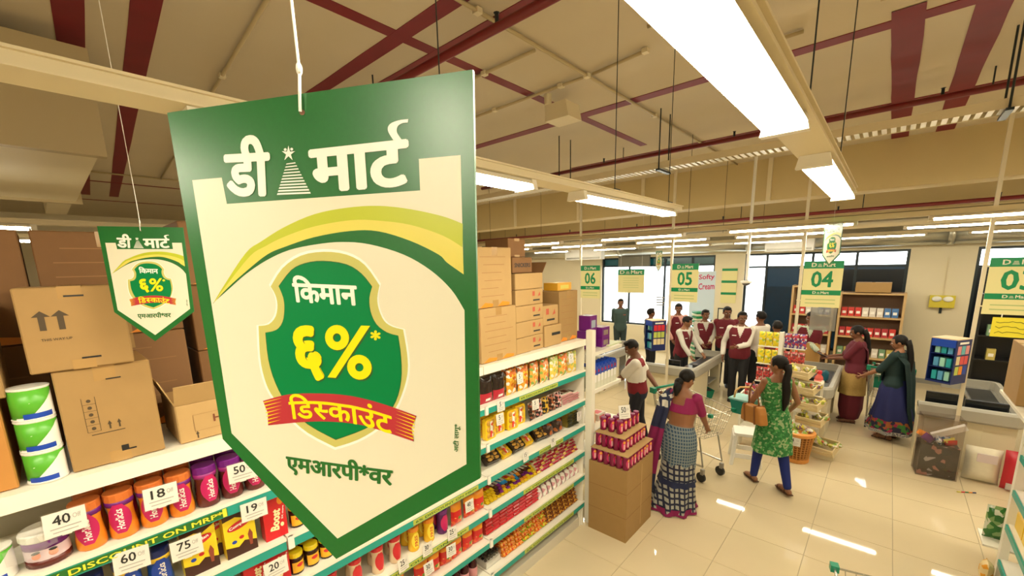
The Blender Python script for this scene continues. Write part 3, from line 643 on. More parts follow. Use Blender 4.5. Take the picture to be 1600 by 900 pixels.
f.leggings(mat('royal_blue_leggings', (.005, .018, .16), .8)); f.shoes(SANDAL, True); GREENW = f
# two women at checkout four
f = Fig('woman in maroon and gold salwar looking at her phone', (1.86, 5.45, 0), face(-.75, -.10), 1.58, True, skin=SKIN2, hair='tail', wide=1.08, head=(0, .3), lh=(-.02, .38, 1.10), rh=(.06, .38, 1.12))
mat('gold_cloth', (.42, .27, .08), .75, var=.25, scale=60); f.shirt(mat('wine_cloth', (.12, .008, .02), .8), .45, 'kameez_top', .016)
f.skirt('kameez_skirt', MATS['gold_cloth'], [(1.02, .165, .14, 0, 0), (.88, .205, .165, 0, 0), (.70, .21, .18, 0, 0), (.52, .22, .19, 0, 0)], 5, .04)
f.skirt('salwar', mat('wine_cloth', (.12, .008, .02), .8), [(.80, .19, .15, 0, 0), (.5, .19, .17, 0, 0), (.25, .18, .17, 0, 0), (.07, .13, .13, 0, 0)], 7, .06)
f.drape('dupatta', MATS['wine_cloth'], [((.06, .14, 1.10), (.10, .02, 0)), ((.02, .13, 1.30), (.15, .0, .02)), ((.0, .0, 1.44), (.19, .01, 0)), ((.02, -.13, 1.30), (.16, 0, 0)), ((.05, -.17, 1.0), (.12, .0, 0)), ((.06, -.19, .75), (.11, .0, 0))], 1); f.shoes(SANDAL, True)
ph = MB().box((-.036, -.075, -.004), (.036, .075, .004)).build('mobile_phone', BLACK, None, tuple(f.o.matrix_basis @ Vector((.0, .47, 1.15))), label='dark mobile phone held by the woman in maroon and gold', cat='phone'); ph.rotation_euler = (.4, 0, f.o.rotation_euler[2])
PEACOCK = mat('dark_teal_cloth', (.004, .022, .022), .8)
f = Fig('woman in dark teal shawl and blue skirt with flower border', (2.34, 4.97, 0), face(-.75, .25), 1.54, True, skin=SKIN, hair='tail', wide=1.05, head=(.25, .2), lh=(-.16, .36, 1.0), rh=(.10, .38, .98))
f.shirt(PEACOCK, .5, 'kameez_top', .018)
f.skirt('long_skirt', mat('ink_blue_cloth', (.006, .010, .085), .75), [(1.0, .16, .14, 0, 0), (.85, .21, .175, 0, 0), (.6, .24, .21, 0, -.01), (.36, .28, .26, 0, -.02)], 8, .06)
f.skirt('flower_border', print_cloth('flower_print', [(0, (.01, .01, .03)), (.40, (.26, .012, .05)), (.65, (.03, .14, .02)), (.85, (.26, .07, .012))], 22, .8), [(.37, .280, .260, 0, -.02), (.20, .315, .30, 0, -.03)], 8, .07)
f.skirt('lace_hem', checks('lace_hem_cloth', (.03, .03, .04), (.45, .42, .38), 60, 60, .3), [(.205, .316, .30, 0, -.03), (.15, .325, .31, 0, -.03)], 8, .07)
f.drape('shawl', PEACOCK, [((0, .15, .95), (.11, .0, 0)), ((0, .14, 1.25), (.17, .0, .0)), ((0, .0, 1.45), (.20, .01, 0)), ((0, -.15, 1.28), (.19, 0, 0)), ((.02, -.20, .95), (.16, .0, 0)), ((.02, -.24, .55), (.14, .0, 0)), ((.02, -.30, .24), (.10, .0, 0))], 1); f.shoes(SANDAL, True)
# ================================================================ hanging promotional signs
SK = .642           # the sheet is about 30 cm wide
TL, TR, BR, BL = [CAM+(Vector(p)-CAM)*SK for p in ((1.329, -2.867, 2.872), (1.747, -2.676, 2.860), (1.735, -2.679, 2.371), (1.317, -2.871, 2.382))]
SR = (TR-TL).normalized(); SN = SR.cross(TL-BL).normalized(); SU = SN.cross(SR); SO = (TL+TR)/2
if SN.dot(CAM-SO) < 0: SN = -SN
def sp(x, y):
    d = CR*((x-PX)/F) - CU*((y-PY)/F) + _f; p = CAM + d*((SO-CAM).dot(SN)/d.dot(SN)) - SO
    return (p.dot(SR), p.dot(SU))
# local sheet frame: x across, z up, printed face towards -y
def sheet_frame(O, R, N):
    U = N.cross(R); return Matrix.Translation(O) @ Matrix((R, -N, U)).transposed().to_4x4()
MXS = sheet_frame(SO, SR, SN)
def zA(x, y): return (260+x/3, 100+y/3)
def zB(x, y): return (330+x/2.8116, 380+y/2.8116)
def smooth_poly(pts, n=6, closed=True):
    P = [Vector(p) for p in pts]; k = len(P); out = []
    for i in range(k if closed else k-1):
        p0, p1, p2, p3 = (P[(i-1) % k], P[i], P[(i+1) % k], P[(i+2) % k]) if closed else (P[max(i-1, 0)], P[i], P[i+1], P[min(i+2, k-1)])
        for j in range(n):
            t = j/n; out.append(.5*((2*p1)+(p2-p0)*t+(2*p0-5*p1+4*p2-p3)*t*t+(3*p1-p0-3*p2+p3)*t**3))
    if not closed: out.append(P[-1])
    return [(p.x, p.y) for p in out]
def make_sign():
    o = thing('hanging_sign', 'x', 'sign')
    def layer(name, pts, m, k, th=.0002):
        poly = [sp(*p) for p in pts]; y = -.0015-.00006*k; n = len(poly)
        b = bmesh.new(); vs = [b.verts.new((x, y, z)) for x, z in poly]; f = b.faces.new(vs); f.normal_update(); bmesh.ops.triangulate(b, faces=[f])
        me = bpy.data.meshes.new(name); b.to_mesh(me); b.free(); me.materials.append(m); return link(name, me, o)
    def stext(s, m, tl, tr, bl, k, bold=0., bend=0., vs=None, fs=None, name='lettering'):
        a, b, c = Vector(sp(*tl)), Vector(sp(*tr)), Vector(sp(*bl)); y = -.0015-.00006*k
        return lettering(s, m, (c.x, y, c.y), ((b-a).x, 0, (b-a).y), ((a-c).x, 0, (a-c).y), o, bold, bend, vs=vs, fs=fs, name=name)
    sheet = [sp(*p) for p in ((264, 177), (740, 110), (751, 746), (527, 872), (350, 685))]
    MB().prism(sheet, .003, M=Matrix.Translation((0, .0015, 0)) @ Matrix.Rotation(PI/2, 4, 'X')).build('board', [GREEN], o)
    layer('cream_panel', [(303, 282), (349, 278), (357, 319), (658, 298), (656, 249), (721, 243), (727, 485), (730, 724), (529, 840), (364, 676)], CREAMP, 1)
    top = smooth_poly([zB(15, 265), zB(60, 190), zA(380, 885), zA(450, 833), zA(560, 765), zA(700, 705), zA(850, 675), zA(1000, 666), zA(1150, 682), zA(1300, 715), zA(1393, 750)], 4, False)
    mid = smooth_poly([zB(15, 265), zB(70, 190), zA(400, 900), zA(470, 855), zA(560, 810), zA(700, 762), zA(870, 733), zA(1000, 735), zA(1150, 755), zA(1300, 805), zA(1393, 860)], 4, False)
    low = smooth_poly([zB(15, 265), zB(80, 195), zB(170, 115), zA(480, 893), zA(560, 858), zA(700, 812), zA(870, 783), zA(1000, 785), zA(1150, 830), zA(1280, 893), zB(1040, 85), zB(1113, 137)], 4, False)
    inn = smooth_poly([zB(15, 262), zB(80, 205), zB(160, 135), zB(250, 75), zB(350, 30), zB(470, 5), zB(580, -5), zB(700, 5), zB(850, 50), zB(970, 120), zB(1060, 205), zB(1117, 295)], 4, False)
    ins = [zB(1117, 295)]
    layer('lime_arc', top+list(reversed(mid)), LIME, 2); layer('yellow_arc', mid+list(reversed(low)), YEL, 2); layer('green_arc', low+list(reversed(inn)), GREEN, 2)
    sh = [(500, 38), (600, 50), (680, 95), (745, 185), (735, 240), (742, 290), (765, 340), (800, 365), (848, 378), (865, 480), (868, 560), (850, 640), (810, 730), (740, 805), (650, 860), (550, 893), (430, 830), (340, 750), (270, 660), (240, 590), (222, 500), (215, 362), (260, 355), (290, 320), (298, 270), (288, 225), (268, 190), (320, 110), (400, 55)]
    si = [(500, 80), (600, 95), (665, 135), (712, 192), (700, 240), (705, 300), (730, 355), (775, 390), (825, 405), (838, 500), (838, 600), (815, 690), (770, 750), (680, 810), (553, 858), (430, 790), (340, 700), (290, 610), (260, 510), (247, 392), (295, 380), (322, 345), (330, 290), (325, 240), (305, 190), (360, 120), (420, 90)]
    def seg(pts, corners):   # smooth between corners
        k = len(pts); cs = sorted(corners); out = []
        for a, b in zip(cs, cs[1:]+[cs[0]+k]): out += smooth_poly([pts[i % k] for i in range(a, b+1)], 3, False)[:-1]
        return out
    cs, ci = [3, 8, 15, 21, 26], [3, 8, 14, 19, 24]
    shs, sis = seg(sh, cs), seg(si, ci)
    def grow(p, g): return [(550+(x-550)*g, 465+(y-465)*g) for x, y in p]
    layer('shield_halo', [zB(*p) for p in grow(shs, 1.028)], mat('white_print', (.95, .93, .84), .35), 3)
    layer('shield_border', [zB(*p) for p in shs], OLIVE, 4)
    layer('shield_line', [zB(*p) for p in grow(sis, 1.008)], INK, 5); layer('shield_face', [zB(*p) for p in sis], BRIGHT, 6)
    WP = MATS['white_print']
    stext('िकमान', WP, zB(357, 140), zB(641, 150), zB(372, 258), 7, .035)
    stext('६', INK, zB(370, 364), zB(501, 364), zB(382, 603), 7, .048, name='numeral_shadow'); stext('६', SUN, zB(364, 360), zB(497, 358), zB(376, 599), 8, .048, name='numeral')
    stext('%', INK, zB(515, 362), zB(722, 369), zB(515, 592), 7, -.02, name='percent_shadow'); stext('%', SUN, zB(507, 356), zB(716, 362), zB(507, 586), 8, -.02, name='percent_sign')
    stext('*', SUN, zB(706, 380), zB(750, 382), zB(706, 424), 8, .03, name='asterisk')
    rib = smooth_poly([zB(235, 690), zB(345, 662), zB(480, 657), zB(620, 668), zB(760, 703), zB(907, 755)], 4, False)+[zB(885, 808)]+smooth_poly([zB(895, 867), zB(760, 822), zB(650, 792), zB(520, 780), zB(400, 783), zB(258, 797)], 4, False)+[zB(256, 742)]
    layer('ribbon', rib, CRIM, 9)
    for i in range(7):
        t = (i+.5)/7
        layer('ribbon_stripe', [zB(238+20*t, 690+105*t-3), zB(322-10*t, 668+112*t), zB(238+20*t, 690+105*t+2)], SUN, 10)
        layer('ribbon_stripe', [zB(903-10*t, 755+108*t-3), zB(815-4*t, 722+110*t), zB(903-10*t, 755+108*t+2)], SUN, 10)
    # the word on the ribbon: half letter made by leaving out the upright of the full one
    def word(parts, bold):
        V, Fs, x = [], [], 0.
        for s, cut in parts:
            vs, fs = glyphs(s, 1., bold); x0, _, x1, _ = bounds(vs)
            if cut:
                lim = x0+(x1-x0)*cut; fs = [f for f in fs if sum(vs[i][0] for i in f)/len(f) < lim]
                vs = [(min(v[0], lim), v[1], v[2]) for v in vs]; x1 = lim
            b = len(V); V += [(v[0]-x0+x, v[1], v[2]) for v in vs]; Fs += [tuple(i+b for i in f) for f in fs]; x += x1-x0-.015
        return V, Fs
    V, Fs = word([('िड', 0), ('स', .72), ('काउंट', 0)], .022)
    stext('', SUN, zB(342, 662), zB(795, 722), zB(357, 772), 10, 0, .22, vs=V, fs=Fs)
    stext('एमआरपी*वर', INK2, zB2(97, 505), zB2(432, 548), zB2(100, 578), 8, .035, -.02)
    stext('अटी लागू*', INK2, zB2(618, 508), zB2(620, 422), zB2(640, 510), 8, .02)
    # word mark with tower of bars and little star
    V, Fs = glyphs('डी', 1., .038); stext('', WP, zA(272, 345), zA(490, 330), zA(290, 625), 8, vs=V, fs=Fs)
    V, Fs = glyphs('माट', 1., .038); stext('', WP, zA(672, 405), zA(1141, 353), zA(690, 608), 8, vs=V, fs=Fs)
    layer('reph', smooth_poly([zA(1140, 262), zA(1095, 268), zA(1055, 285), zA(1045, 315), zA(1070, 360)], 5, False)+smooth_poly([zA(1110, 358), zA(1088, 325), zA(1090, 298), zA(1110, 282), zA(1138, 278)], 5, False), WP, 8)
    for i in range(11):
        t = i/10; y = 467+138*t; h = 20+56*t; cx = 592+14*t
        layer('tower_bar', [zA(cx-h, y+2), zA(cx+h, y-4), zA(cx+h+3, y+1+3*t), zA(cx-h-3, y+7+3*t)], WP, 8)
    st = [zA(581+(33 if i % 2 == 0 else 12)*math.sin(i*PI/5), 423-(38 if i % 2 == 0 else 12)*math.cos(i*PI/5)) for i in range(10)]
    layer('star', st, WP, 8)
    for x, y in ((566, 404), (596, 402)): layer('star_dot', [zA(x+7*math.cos(a), y+7*math.sin(a)) for a in [k*PI/4 for k in range(8)]], WP, 8)
    layer('eyelet', [zA(645+13*math.cos(k*PI/6), 231+13*math.sin(k*PI/6)) for k in range(12)], mat('eyelet_metal', (.30, .16, .10), .3, metal=.5), 8)
    return o
INK2 = mat('sign_green_ink', (.02, .15, .025), .35)
def zB2(x, y): return (400+x/2, 450+y/2)
SG = make_sign(); SG['label'] = 'large green and cream promotional sign hanging over the aisle'
SG.matrix_world = MXS
def string_for(M, name_label):
    h = Vector((*[sp(*zA(645, 231))][0], 0)); p0 = M @ Vector((h.x, -.004, h.y)); p1 = M @ Vector((h.x, -.001, h.y+.03)); top = Vector((p1.x-.004, p1.y-.004, CZ-.004))
    s = thing('hanging_string', name_label, 'string', tuple(p1))
    MB().tube([p0-p1, (p0-p1)*.5+Vector((.002, -.001, .0)), Vector((0, 0, 0))], .0012, 6).build('loop', PLASTW, s)
    MB().ball((0, 0, .002), (.0026, .0026, .005), 8, 6).build('knot', PLASTW, s); MB().tube([(0, 0, .002), (-.003, .001, .06), top-p1], .0011, 6).build('cord', PLASTW, s)
string_for(MXS, 'white string holding the large promotional sign')
# smaller looking twin farther down the aisle, between the cartons and the camera aisle
def twin(c3, yaw, tilt, label, sl, sc_=1.):
    R = Vector((math.cos(yaw), math.sin(yaw), tilt)).normalized(); N = Vector((math.sin(yaw), -math.cos(yaw), 0)); M = sheet_frame(Vector(c3), R, N)
    c = clone(SG); c['label'] = label; M = M @ Matrix.Scale(sc_, 4); c.matrix_world = M; string_for(M, sl)
tw = CAM+(Vector((-1.112, -2.597, 2.913))-CAM)*.585
twin(tw, .79, -.033, 'smaller looking promotional sign hanging before the stacked cartons', 'white string holding the sign before the cartons', .585/SK)
p = at(1303, 350, 'y', 2.5); twin(p, -.95, 0, 'promotional sign seen edge-on in front of checkout board four', 'string of the sign by checkout board four')
p = at(1030, 392, 'y', 5.6); twin(p, -.75, 0, 'promotional sign seen edge-on near the bright windows', 'string of the sign near the bright windows')
# ================================================================ shelving (gondola) along the aisle
GX = .03                                   # front face of the shelves
LV = [.265, .565, .82, 1.095, 1.35, 1.64, 1.94]
BACKP = mat('shelf_back_panel', (.62, .58, .47), .6)
BAYS = ((-3.79, -2.41, 'shelving bay with malt drink jars beneath the stacked cartons'), (-2.41, -1.03, 'shelving bay behind the large sign with spread and sauce jars'), (-1.03, .33, 'shelving bay of sweets and snack packets beside the carton display'))
STRIPTXT = mat('yellow_green_strip', (.50, .55, .08), .4)
for bi, (y0, y1, lb) in enumerate(BAYS):
    g = thing('shelving_bay', lb, 'shelf', (GX, y0, 0)); L = y1-y0
    MB().box((-.44, 0.002, .1), (-.42, L-.002, 1.93)).build('back_panel', BACKP, g)
    for yy in ((0,) if bi < 2 else (0, L)):
        MB().box((-.46, yy-(.0 if yy else 0)+(.002 if not yy else -.03), 0), (-.405, yy+(.03 if not yy else -.002), 1.915)).build('upright', WHITE, g)
    MB().box((-.44, .002, .0), (-.02, L-.002, .10)).build('plinth', BACKP, g)
    for k, z in enumerate(LV):
        top = k == 6
        s = MB().box((-.42 if not top else -.80, .004, z-.022), (-.006, L-.004, z)).build('shelf_board', WHITE, g)
        if top: MB().box((-.006, .004, z-.058), (.006, L-.004, z+.002)).build('shelf_lip', WHITE, s)
        else:
            MB().box((-.006, .004, z-.012), (.008, L-.004, z+.004)).build('shelf_lip', WHITE, s); MB().box((-.005, .006, z-.058), (.006, L-.006, z-.012)).build('price_strip', TEAL, s)
            MB().box((-.002, .0, z-.06), (.014, .028, z+.004)).build('strip_clip', PLASTW, s)
            q = {0: (.05, 1.0), 1: (.25, .9), 2: (.35, .9)}[bi]
            if (bi, k) in ((0, 5), (1, 3), (1, 2), (2, 5), (2, 3), (2, 2), (2, 1), (2, 0)):
                t0, t1 = {(0, 5): (.42, .84), (1, 3): (.52, .93), (2, 5): (.28, .66), (2, 3): (.46, .72)}.get((bi, k), (.3, .85))
                MB().box((.006, t0*L, z-.053), (.0075, t1*L, z-.018)).build('promo_strip', INK2 if (bi, k) == (0, 5) else STRIPTXT, s)
                if (bi, k) == (0, 5):
                    ltext('6% DISCOUNT ON MRP*', mat('strip_yellow', (.80, .75, .05), .4), (.009, (t0+t1)/2*L, z-.0355), (t1-t0)*L*.94, s, '+x', .02, .024)
                    MB().box((.0075, t1*L-.018, z-.054), (.009, t1*L-.003, z-.016)).build('strip_end', MATS['strip_yellow'], s)
                else: ltext('6% DISCOUNT ON MRP*', INK2, (.009, (t0+t1)/2*L, z-.0355), (t1-t0)*L*.94, s, '+x', .02, .018)
    MB().box((-.40, .05, .0), (-.36, .09, .1)).build('foot', WHITE, g)
    if bi == 2:
        MB().box((-.44, L-.03, .0), (-.0, L-.024, 1.93)).build('end_panel', WHITE, g); MB().tube([(-.03, L-.05, 0), (-.03, L-.05, .2)], .014, 8).build('foot', WHITE, g)
# white end bay beyond, with the tall post
g = thing('end_bay', 'white end rack holding the blue and white cartons', 'shelf', (GX, .37, 0))
MB().box((-.02, .0, 0), (.05, .06, 2.02)).build('post', WHITE, g); MB().box((-.44, .0, 0), (-.40, .55, 1.90)).build('back_panel', BACKP, g)
MB().box((-.42, .5, .05), (-.38, .56, 1.9)).build('post', WHITE, g)
for z in (1.80, 1.42, 1.00, .60): MB().box((-.40, .055, z-.035), (.05, .60, z)).build('shelf_board', WHITE, g)
# ---------------------------------------------------------------- product makers (each stands on its base at z = 0, face towards +x)
def wrap(s, m, r, z0, z1, parent, spread=.55, bold=.03, name='lettering', ang0=0.):
    """word running up a round jar"""
    vs, fs = glyphs(s, 1., bold); x0, y0, x1, y1 = bounds(vs); P = []
    for x, y, k in vs:
        a = ang0-((y-y0)/(y1-y0)-.5)*spread; q = r+k*1e-5; P.append((q*math.cos(a), q*math.sin(a), z0+(z1-z0)*(x-x0)/(x1-x0)))
    b = MB(); b.add(P, fs); return b.build(name, m, parent)
def patch(m, r, z0, z1, spread, parent, name='label_patch', n=9, oval=True):
    vs, fs = [], []
    for i in range(n+1):
        t = i/n; wd = spread*(math.sin(PI*min(max(t, .04), .96))**.5 if oval else 1)
        for j in range(7): a = (j/6-.5)*wd; vs.append((r*math.cos(a), r*math.sin(a), z0+(z1-z0)*t))
    for i in range(n):
        for j in range(6): fs.append((i*7+j, i*7+j+1, i*7+j+8, i*7+j+7))
    return MB().add(vs, fs).build(name, m, parent, smooth=True)
def jar(name, body, cap, lab=None, word=None, h=.17, r=.042, wm=None, band=None, cat='jar'):
    o = thing(name, 'x', cat); n = 14
    MB().lathe([(r*.9, 0), (r, .006), (r, h*.20), (r*.88, h*.45), (r*.86, h*.6), (r*.98, h*.78), (r*.95, h*.84)], n).build('jar_body', body, o, smooth=True)
    MB().lathe([(r*1.02, h*.83), (r*1.04, h*.85), (r*1.04, h*.985), (r*.97, h)], n).build('cap', cap, o)
    if band: MB().lathe([(r*.99, h*.72), (r*1.015, h*.78), (r*1.01, h*.83)], n).build('neck_band', band, o, smooth=True)
    if lab: patch(lab, r*1.02, h*.14, h*.78, 1.7, o)
    if word: wrap(word, wm or WPAPER, r*1.035, h*.22, h*.68, o)
    return o
def can(name, h=.125, r=.052, art=None):
    o = thing(name, 'x', 'tin')
    MB().lathe([(r, 0), (r, h)], 18).build('can_body', mat('tin_green', (.10, .42, .03), .3), o, smooth=True)
    vs = []; fs = []
    for i in range(13):
        a = -1.5+3*i/12; s = i/12
        vs += [(r*1.01*math.cos(a), r*1.01*math.sin(a), .004), (r*1.01*math.cos(a), r*1.01*math.sin(a), max(.01, (h-.01)*min(1, max(0, (s-.18)*1.7))))]
    for i in range(12): fs.append((2*i, 2*i+2, 2*i+3, 2*i+1))
    MB().add(vs, fs).build('white_label', WPAPER, o, smooth=True)
    vs = []
    for i in range(9): a = -1.1+1.5*i/8; vs += [(r*1.02*math.cos(a), r*1.02*math.sin(a), .004), (r*1.02*math.cos(a), r*1.02*math.sin(a), .022)]
    MB().add(vs, [(2*i, 2*i+2, 2*i+3, 2*i+1) for i in range(8)]).build('blue_label', BLUE, o, smooth=True)
    for q in range(3): MB().box((r*1.015*.76, -r*1.02*.64-.002+.006*q, h*.55+.012*q), (r*1.03*.76, -r*1.02*.64+.012+.006*q, h*.56+.012*q)).build('white_stroke', WPAPER, o)
    for z in (0, h): MB().lathe([(r*1.0, z-.003), (r*1.04, z), (r*1.04, z+.004), (r*.98, z+.005)], 18).build('rim', PLASTW, o)
    return o
def pack(name, w, d, h, mats, art, cat='pack'):
    """printed carton: art(parent, w, d, h) adds the print; w along y, d along x"""
    o = thing(name, 'x', cat); MB().box((-d, -w/2, 0), (0, w/2, h)).build('carton_body', mats, o); art(o, w, d, h); return o
def oval(m, cy, cz, ry, rz, parent, x=.001, rot=0, name='oval_print', n=18):
    vs = [(x, cy+ry*math.cos(a)*math.cos(rot)-rz*math.sin(a)*math.sin(rot), cz+ry*math.cos(a)*math.sin(rot)+rz*math.sin(a)*math.cos(rot)) for a in [2*PI*k/n for k in range(n)]]
    return MB().add(vs, [tuple(range(n))]).build(name, m, parent)
def poly(m, pts, parent, x=.001, name='print_patch'): return MB().add([(x, y, z) for y, z in pts], [tuple(range(len(pts)))]).build(name, m, parent)
def drink_art(o, w, d, h):
    poly(mat('cocoa_print', (.05, .012, .006), .35), [(-w/2, 0), (w/2, 0), (w/2, h*.22), (w*.1, h*.30), (-w*.1, h*.20), (-w/2, h*.26)], o)
    poly(MATS['cocoa_print'], [(-w/2, h), (-w/2, h*.86), (-w*.1, h*.9), (w*.1, h*.84), (w/2, h*.97), (w/2, h)], o)
    oval(RED, 0, h*.70, w*.40, h*.09, o, .0015, .25); lettering('Complan', WPAPER, (.0025, -w*.32, h*.61), (0, w*.62, h*.10), (0, -.003, h*.085), o, .04)
    oval(BLUE, -w*.22, h*.34, w*.08, h*.04, o, .0015); oval(RED, w*.02, h*.40, w*.08, h*.04, o, .0015)
    poly(mat('figure_print', (.30, .06, .03), .4), [(w*.26, h*.14), (w*.34, h*.14), (w*.38, h*.40), (w*.30, h*.52), (w*.22, h*.40)], o, .0015)
def boost_art(o, w, d, h):
    lettering('Boost', mat('pale_yellow_print', (.88, .80, .45), .35), (.002, w*.12, h*.18), (0, .16*w, h*.48), (0, -.40*w, .03*h), o, .05)
    oval(MATS['pale_yellow_print'], w*.28, h*.28, w*.08, h*.05, o, .0015); lettering('3X more', WPAPER, (.002, w*.34, h*.4), (0, .1*w, h*.3), (0, -.08*w, 0), o, .03)
    oval(ORANGE, w*.3, h*.85, w*.14, h*.1, o, .0012)
def pouch(name, w, h, t, mats, cat='packet', crimp=True, lean=0., band=None):
    """pillow packet standing or lying: w along y, h up, t thick along x; mats: one per horizontal band"""
    o = thing(name, 'x', cat); ms = mats if isinstance(mats, list) else [mats]; n = len(ms)
    seed = random.random()*50
    def prof(a, b):
        e = (1-abs(2*a-1)**4)*(1-abs(2*b-1)**5); return e
    def wob(a, b): return .0035*noise.noise(Vector((a*7, b*9, seed)))
    NV, NU = 10, 8
    def fr(a, b): return (t/2*prof(b, a)+wob(a, b)+lean*a*h, (b-.5)*w*(1-.04*math.sin(PI*a)), a*h)
    def bk(a, b): return (-t/2*prof(b, a)+wob(a, b)+lean*a*h, (.5-b)*w*(1-.04*math.sin(PI*a)), a*h)
    b = MB(); mi = lambda f, i, j: min(n-1, int(i/NV*n))
    b.grid(fr, NV, NU, mi); b.grid(bk, NV, NU, mi); b.build('packet_body', ms, o, smooth=True)
    if crimp:
        for z in (0.0, h-.008):
            c = MB(); k = 12
            vs = []
            for i in range(k+1):
                y = (i/k-.5)*w; x = .0016*(1 if i % 2 else -1)+lean*z
                vs += [(x, y, z), (x, y, z+.008)]
            c.add(vs, [(2*i, 2*i+2, 2*i+3, 2*i+1) for i in range(k)]).build('crimped_seal', ms[-1] if z else ms[0], o)
    if band:
        m2, a0, a1, c0, c1 = band
        b2 = MB(); b2.grid(lambda a, c: tuple(Vector(fr(a0+(a1-a0)*a, c0+(c1-c0)*c))+Vector((.0015, 0, 0))), 5, 5); b2.build('printed_label', m2, o, smooth=True)
    return o
def bar(name, L, w, t, m, endm=None, cat='bar', lab=None):
    """wrapped bar lying with its long side along x (depth), flat seals on both ends"""
    o = thing(name, 'x', cat); b = MB()
    prof = [(-L/2, .12), (-L/2+.012, .15), (-L/2+.02, .8), (-L/2+.03, 1), (L/2-.03, 1), (L/2-.02, .8), (L/2-.012, .15), (L/2, .12)]
    vs, fs = [], []
    for x, k in prof:
        for y, z in ((-w/2, .5-.5*k), (w/2, .5-.5*k), (w/2*(.93 if k > .5 else 1), .5+.5*k), (-w/2*(.93 if k > .5 else 1), .5+.5*k)): vs.append((x, y, z*t))
    for i in range(7):
        for j in range(4): fs.append((i*4+j, i*4+(j+1) % 4, (i+1)*4+(j+1) % 4, (i+1)*4+j))
    fs += [(3, 2, 1, 0), (28, 29, 30, 31)]
    b.add(vs, fs, [1 if (i < 8 or i >= 20) else 0 for i in range(28)]+[1, 1]).build('wrapper', [m, endm or m], o)
    if lab: MB().box((-L*.22, -w*.38, t), (L*.22, w*.38, t+.0008)).build('printed_label', lab, o)
    return o
def tray(name, w, h, d, m, inner, n=3, cat='tray pack'):
    o = thing(name, 'x', cat)
    b = MB(); b.prism([(-w/2+.012, 0), (w/2-.012, 0), (w/2, .012), (w/2, h-.012), (w/2-.012, h), (-w/2+.012, h), (-w/2, h-.012), (-w/2, .012)], d, M=Matrix(((0, 0, 1, -d), (1, 0, 0, 0), (0, 1, 0, 0), (0, 0, 0, 1))))
    b.build('tray_body', m, o)
    for i in range(n):
        for j in range(2): MB().ball((0, (j-.5)*w*.45, h*(.2+.6*i/max(1, n-1))), (.008, w*.17, h*.13), 10, 6).build('biscuit', mat('biscuit_print', (.62, .33, .05), .4), o, smooth=True)
    MB().box((.006, -w*.11, h*.12), (.0095, w*.11, h*.88)).build('sleeve', inner, o); return o
def bottle(name, m, cap, lab, h=.2, r=.03, cat='bottle'):
    o = thing(name, 'x', cat); MB().lathe([(r*.93, 0), (r, .006), (r, h*.6), (r*.9, h*.7), (r*.45, h*.82), (r*.42, h*.86)], 14).build('bottle_body', m, o, smooth=True)
    MB().lathe([(r*.55, h*.85), (r*.6, h*.86), (r*.6, h*.98), (r*.5, h)], 14).build('cap', cap, o)
    MB().lathe([(r*1.015, h*.15), (r*1.015, h*.55)], 14).build('label_band', lab, o, smooth=True); return o
def price_card(num, w=.105, h=.07, rupee=True):
    o = thing('price_card', 'x', 'price card')
    MB().box((-.001, -w/2, 0), (.001, w/2, h)).build('card', WPAPER, o)
    MB().box((.0012, -w/2-.004, -.004), (.0016, w/2+.004, h+.006)).build('clear_sleeve', clear('clear_sleeve', (1, 1, 1), .93, .1), o)
    ltext(num, DARKP, (.0022, -w*.08, h*.66), w*(.42 if len(num) > 1 else .2), o, '+x', .015, h*.42)
    ltext('Off', mat('grey_print', (.45, .42, .38), .5), (.0022, w*.28, h*.68), w*.2, o, '+x', 0, h*.2)
    for q in (0, 1): MB().box((.0018, -w*(.36-.05*q), h*(.30-.16*q)), (.0022, w*(.36-.08*q), h*(.34-.16*q))).build('small_print', MATS['grey_print'], o)
    MB().box((-.012, -.012, -.004), (-.001, .012, .006)).build('clip', PLASTW, o)
    return o
# ================================================================ goods on the shelves
def yy(px, py): return at(px, py, 'x', 0.).y
ORJ = mat('orange_jar', (.82, .27, .02), .3); GLD = mat('gold_band', (.85, .55, .03), .35); MALT = mat('malt_brown', (.12, .02, .015), .25)
J1 = Proto(jar('malt_jar', ORJ, mat('orange_cap', (.62, .16, .03), .35), MAGENTA, 'Horlicks', .185, .043, band=PURPLE)); J2 = Proto(jar('malt_jar', MALT, PURPLE, MAGENTA, 'Horlicks', .185, .043, band=mat('violet_band', (.35, .03, .22), .3)))
J3 = Proto(jar('malt_jar', mat('blue_jar', (.015, .08, .36), .3), NAVY, BLUE, 'Horlicks', .185, .043, band=GLD))
z = LV[5]+.001
for i in range(4):
    q_ = -3.045+.092*i
    J1.put((-.035, q_, z), random.uniform(-.25, .25), 'orange malt drink jar with purple cap and magenta oval label', 'orange malt jars'); J1.put((-.14, q_+.015, z), random.uniform(-.4, .4), 'orange malt drink jar standing in the row behind', 'orange malt jars, back row')
for i in range(3):
    q_ = -2.677+.092*i
    J2.put((-.035, q_, z), random.uniform(-.25, .25), 'dark malt drink jar with violet cap and magenta label', 'dark malt jars'); J2.put((-.14, q_+.015, z), 0, 'dark malt drink jar standing in the row behind', 'dark malt jars, back row')
tb = thing('baby_food_tub', 'white and purple tub with two round pink faces on its label', 'tub', (-.045, -3.155, z))
MB().lathe([(.055, 0), (.058, .01), (.058, .10), (.06, .105)], 18, ).build('tub_body', mat('pink_white_print', (.78, .62, .68), .35), tb, smooth=True); MB().lathe([(.0585, .07), (.0585, .10)], 18).build('purple_band', PURPLE, tb, smooth=True)
MB().lathe([(.061, .10), (.063, .104), (.063, .125), (.058, .13)], 18).build('lid', PLASTW, tb)
MB().lathe([(.0588, .004), (.0588, .03)], 18).build('brown_band', MALT, tb, smooth=True)
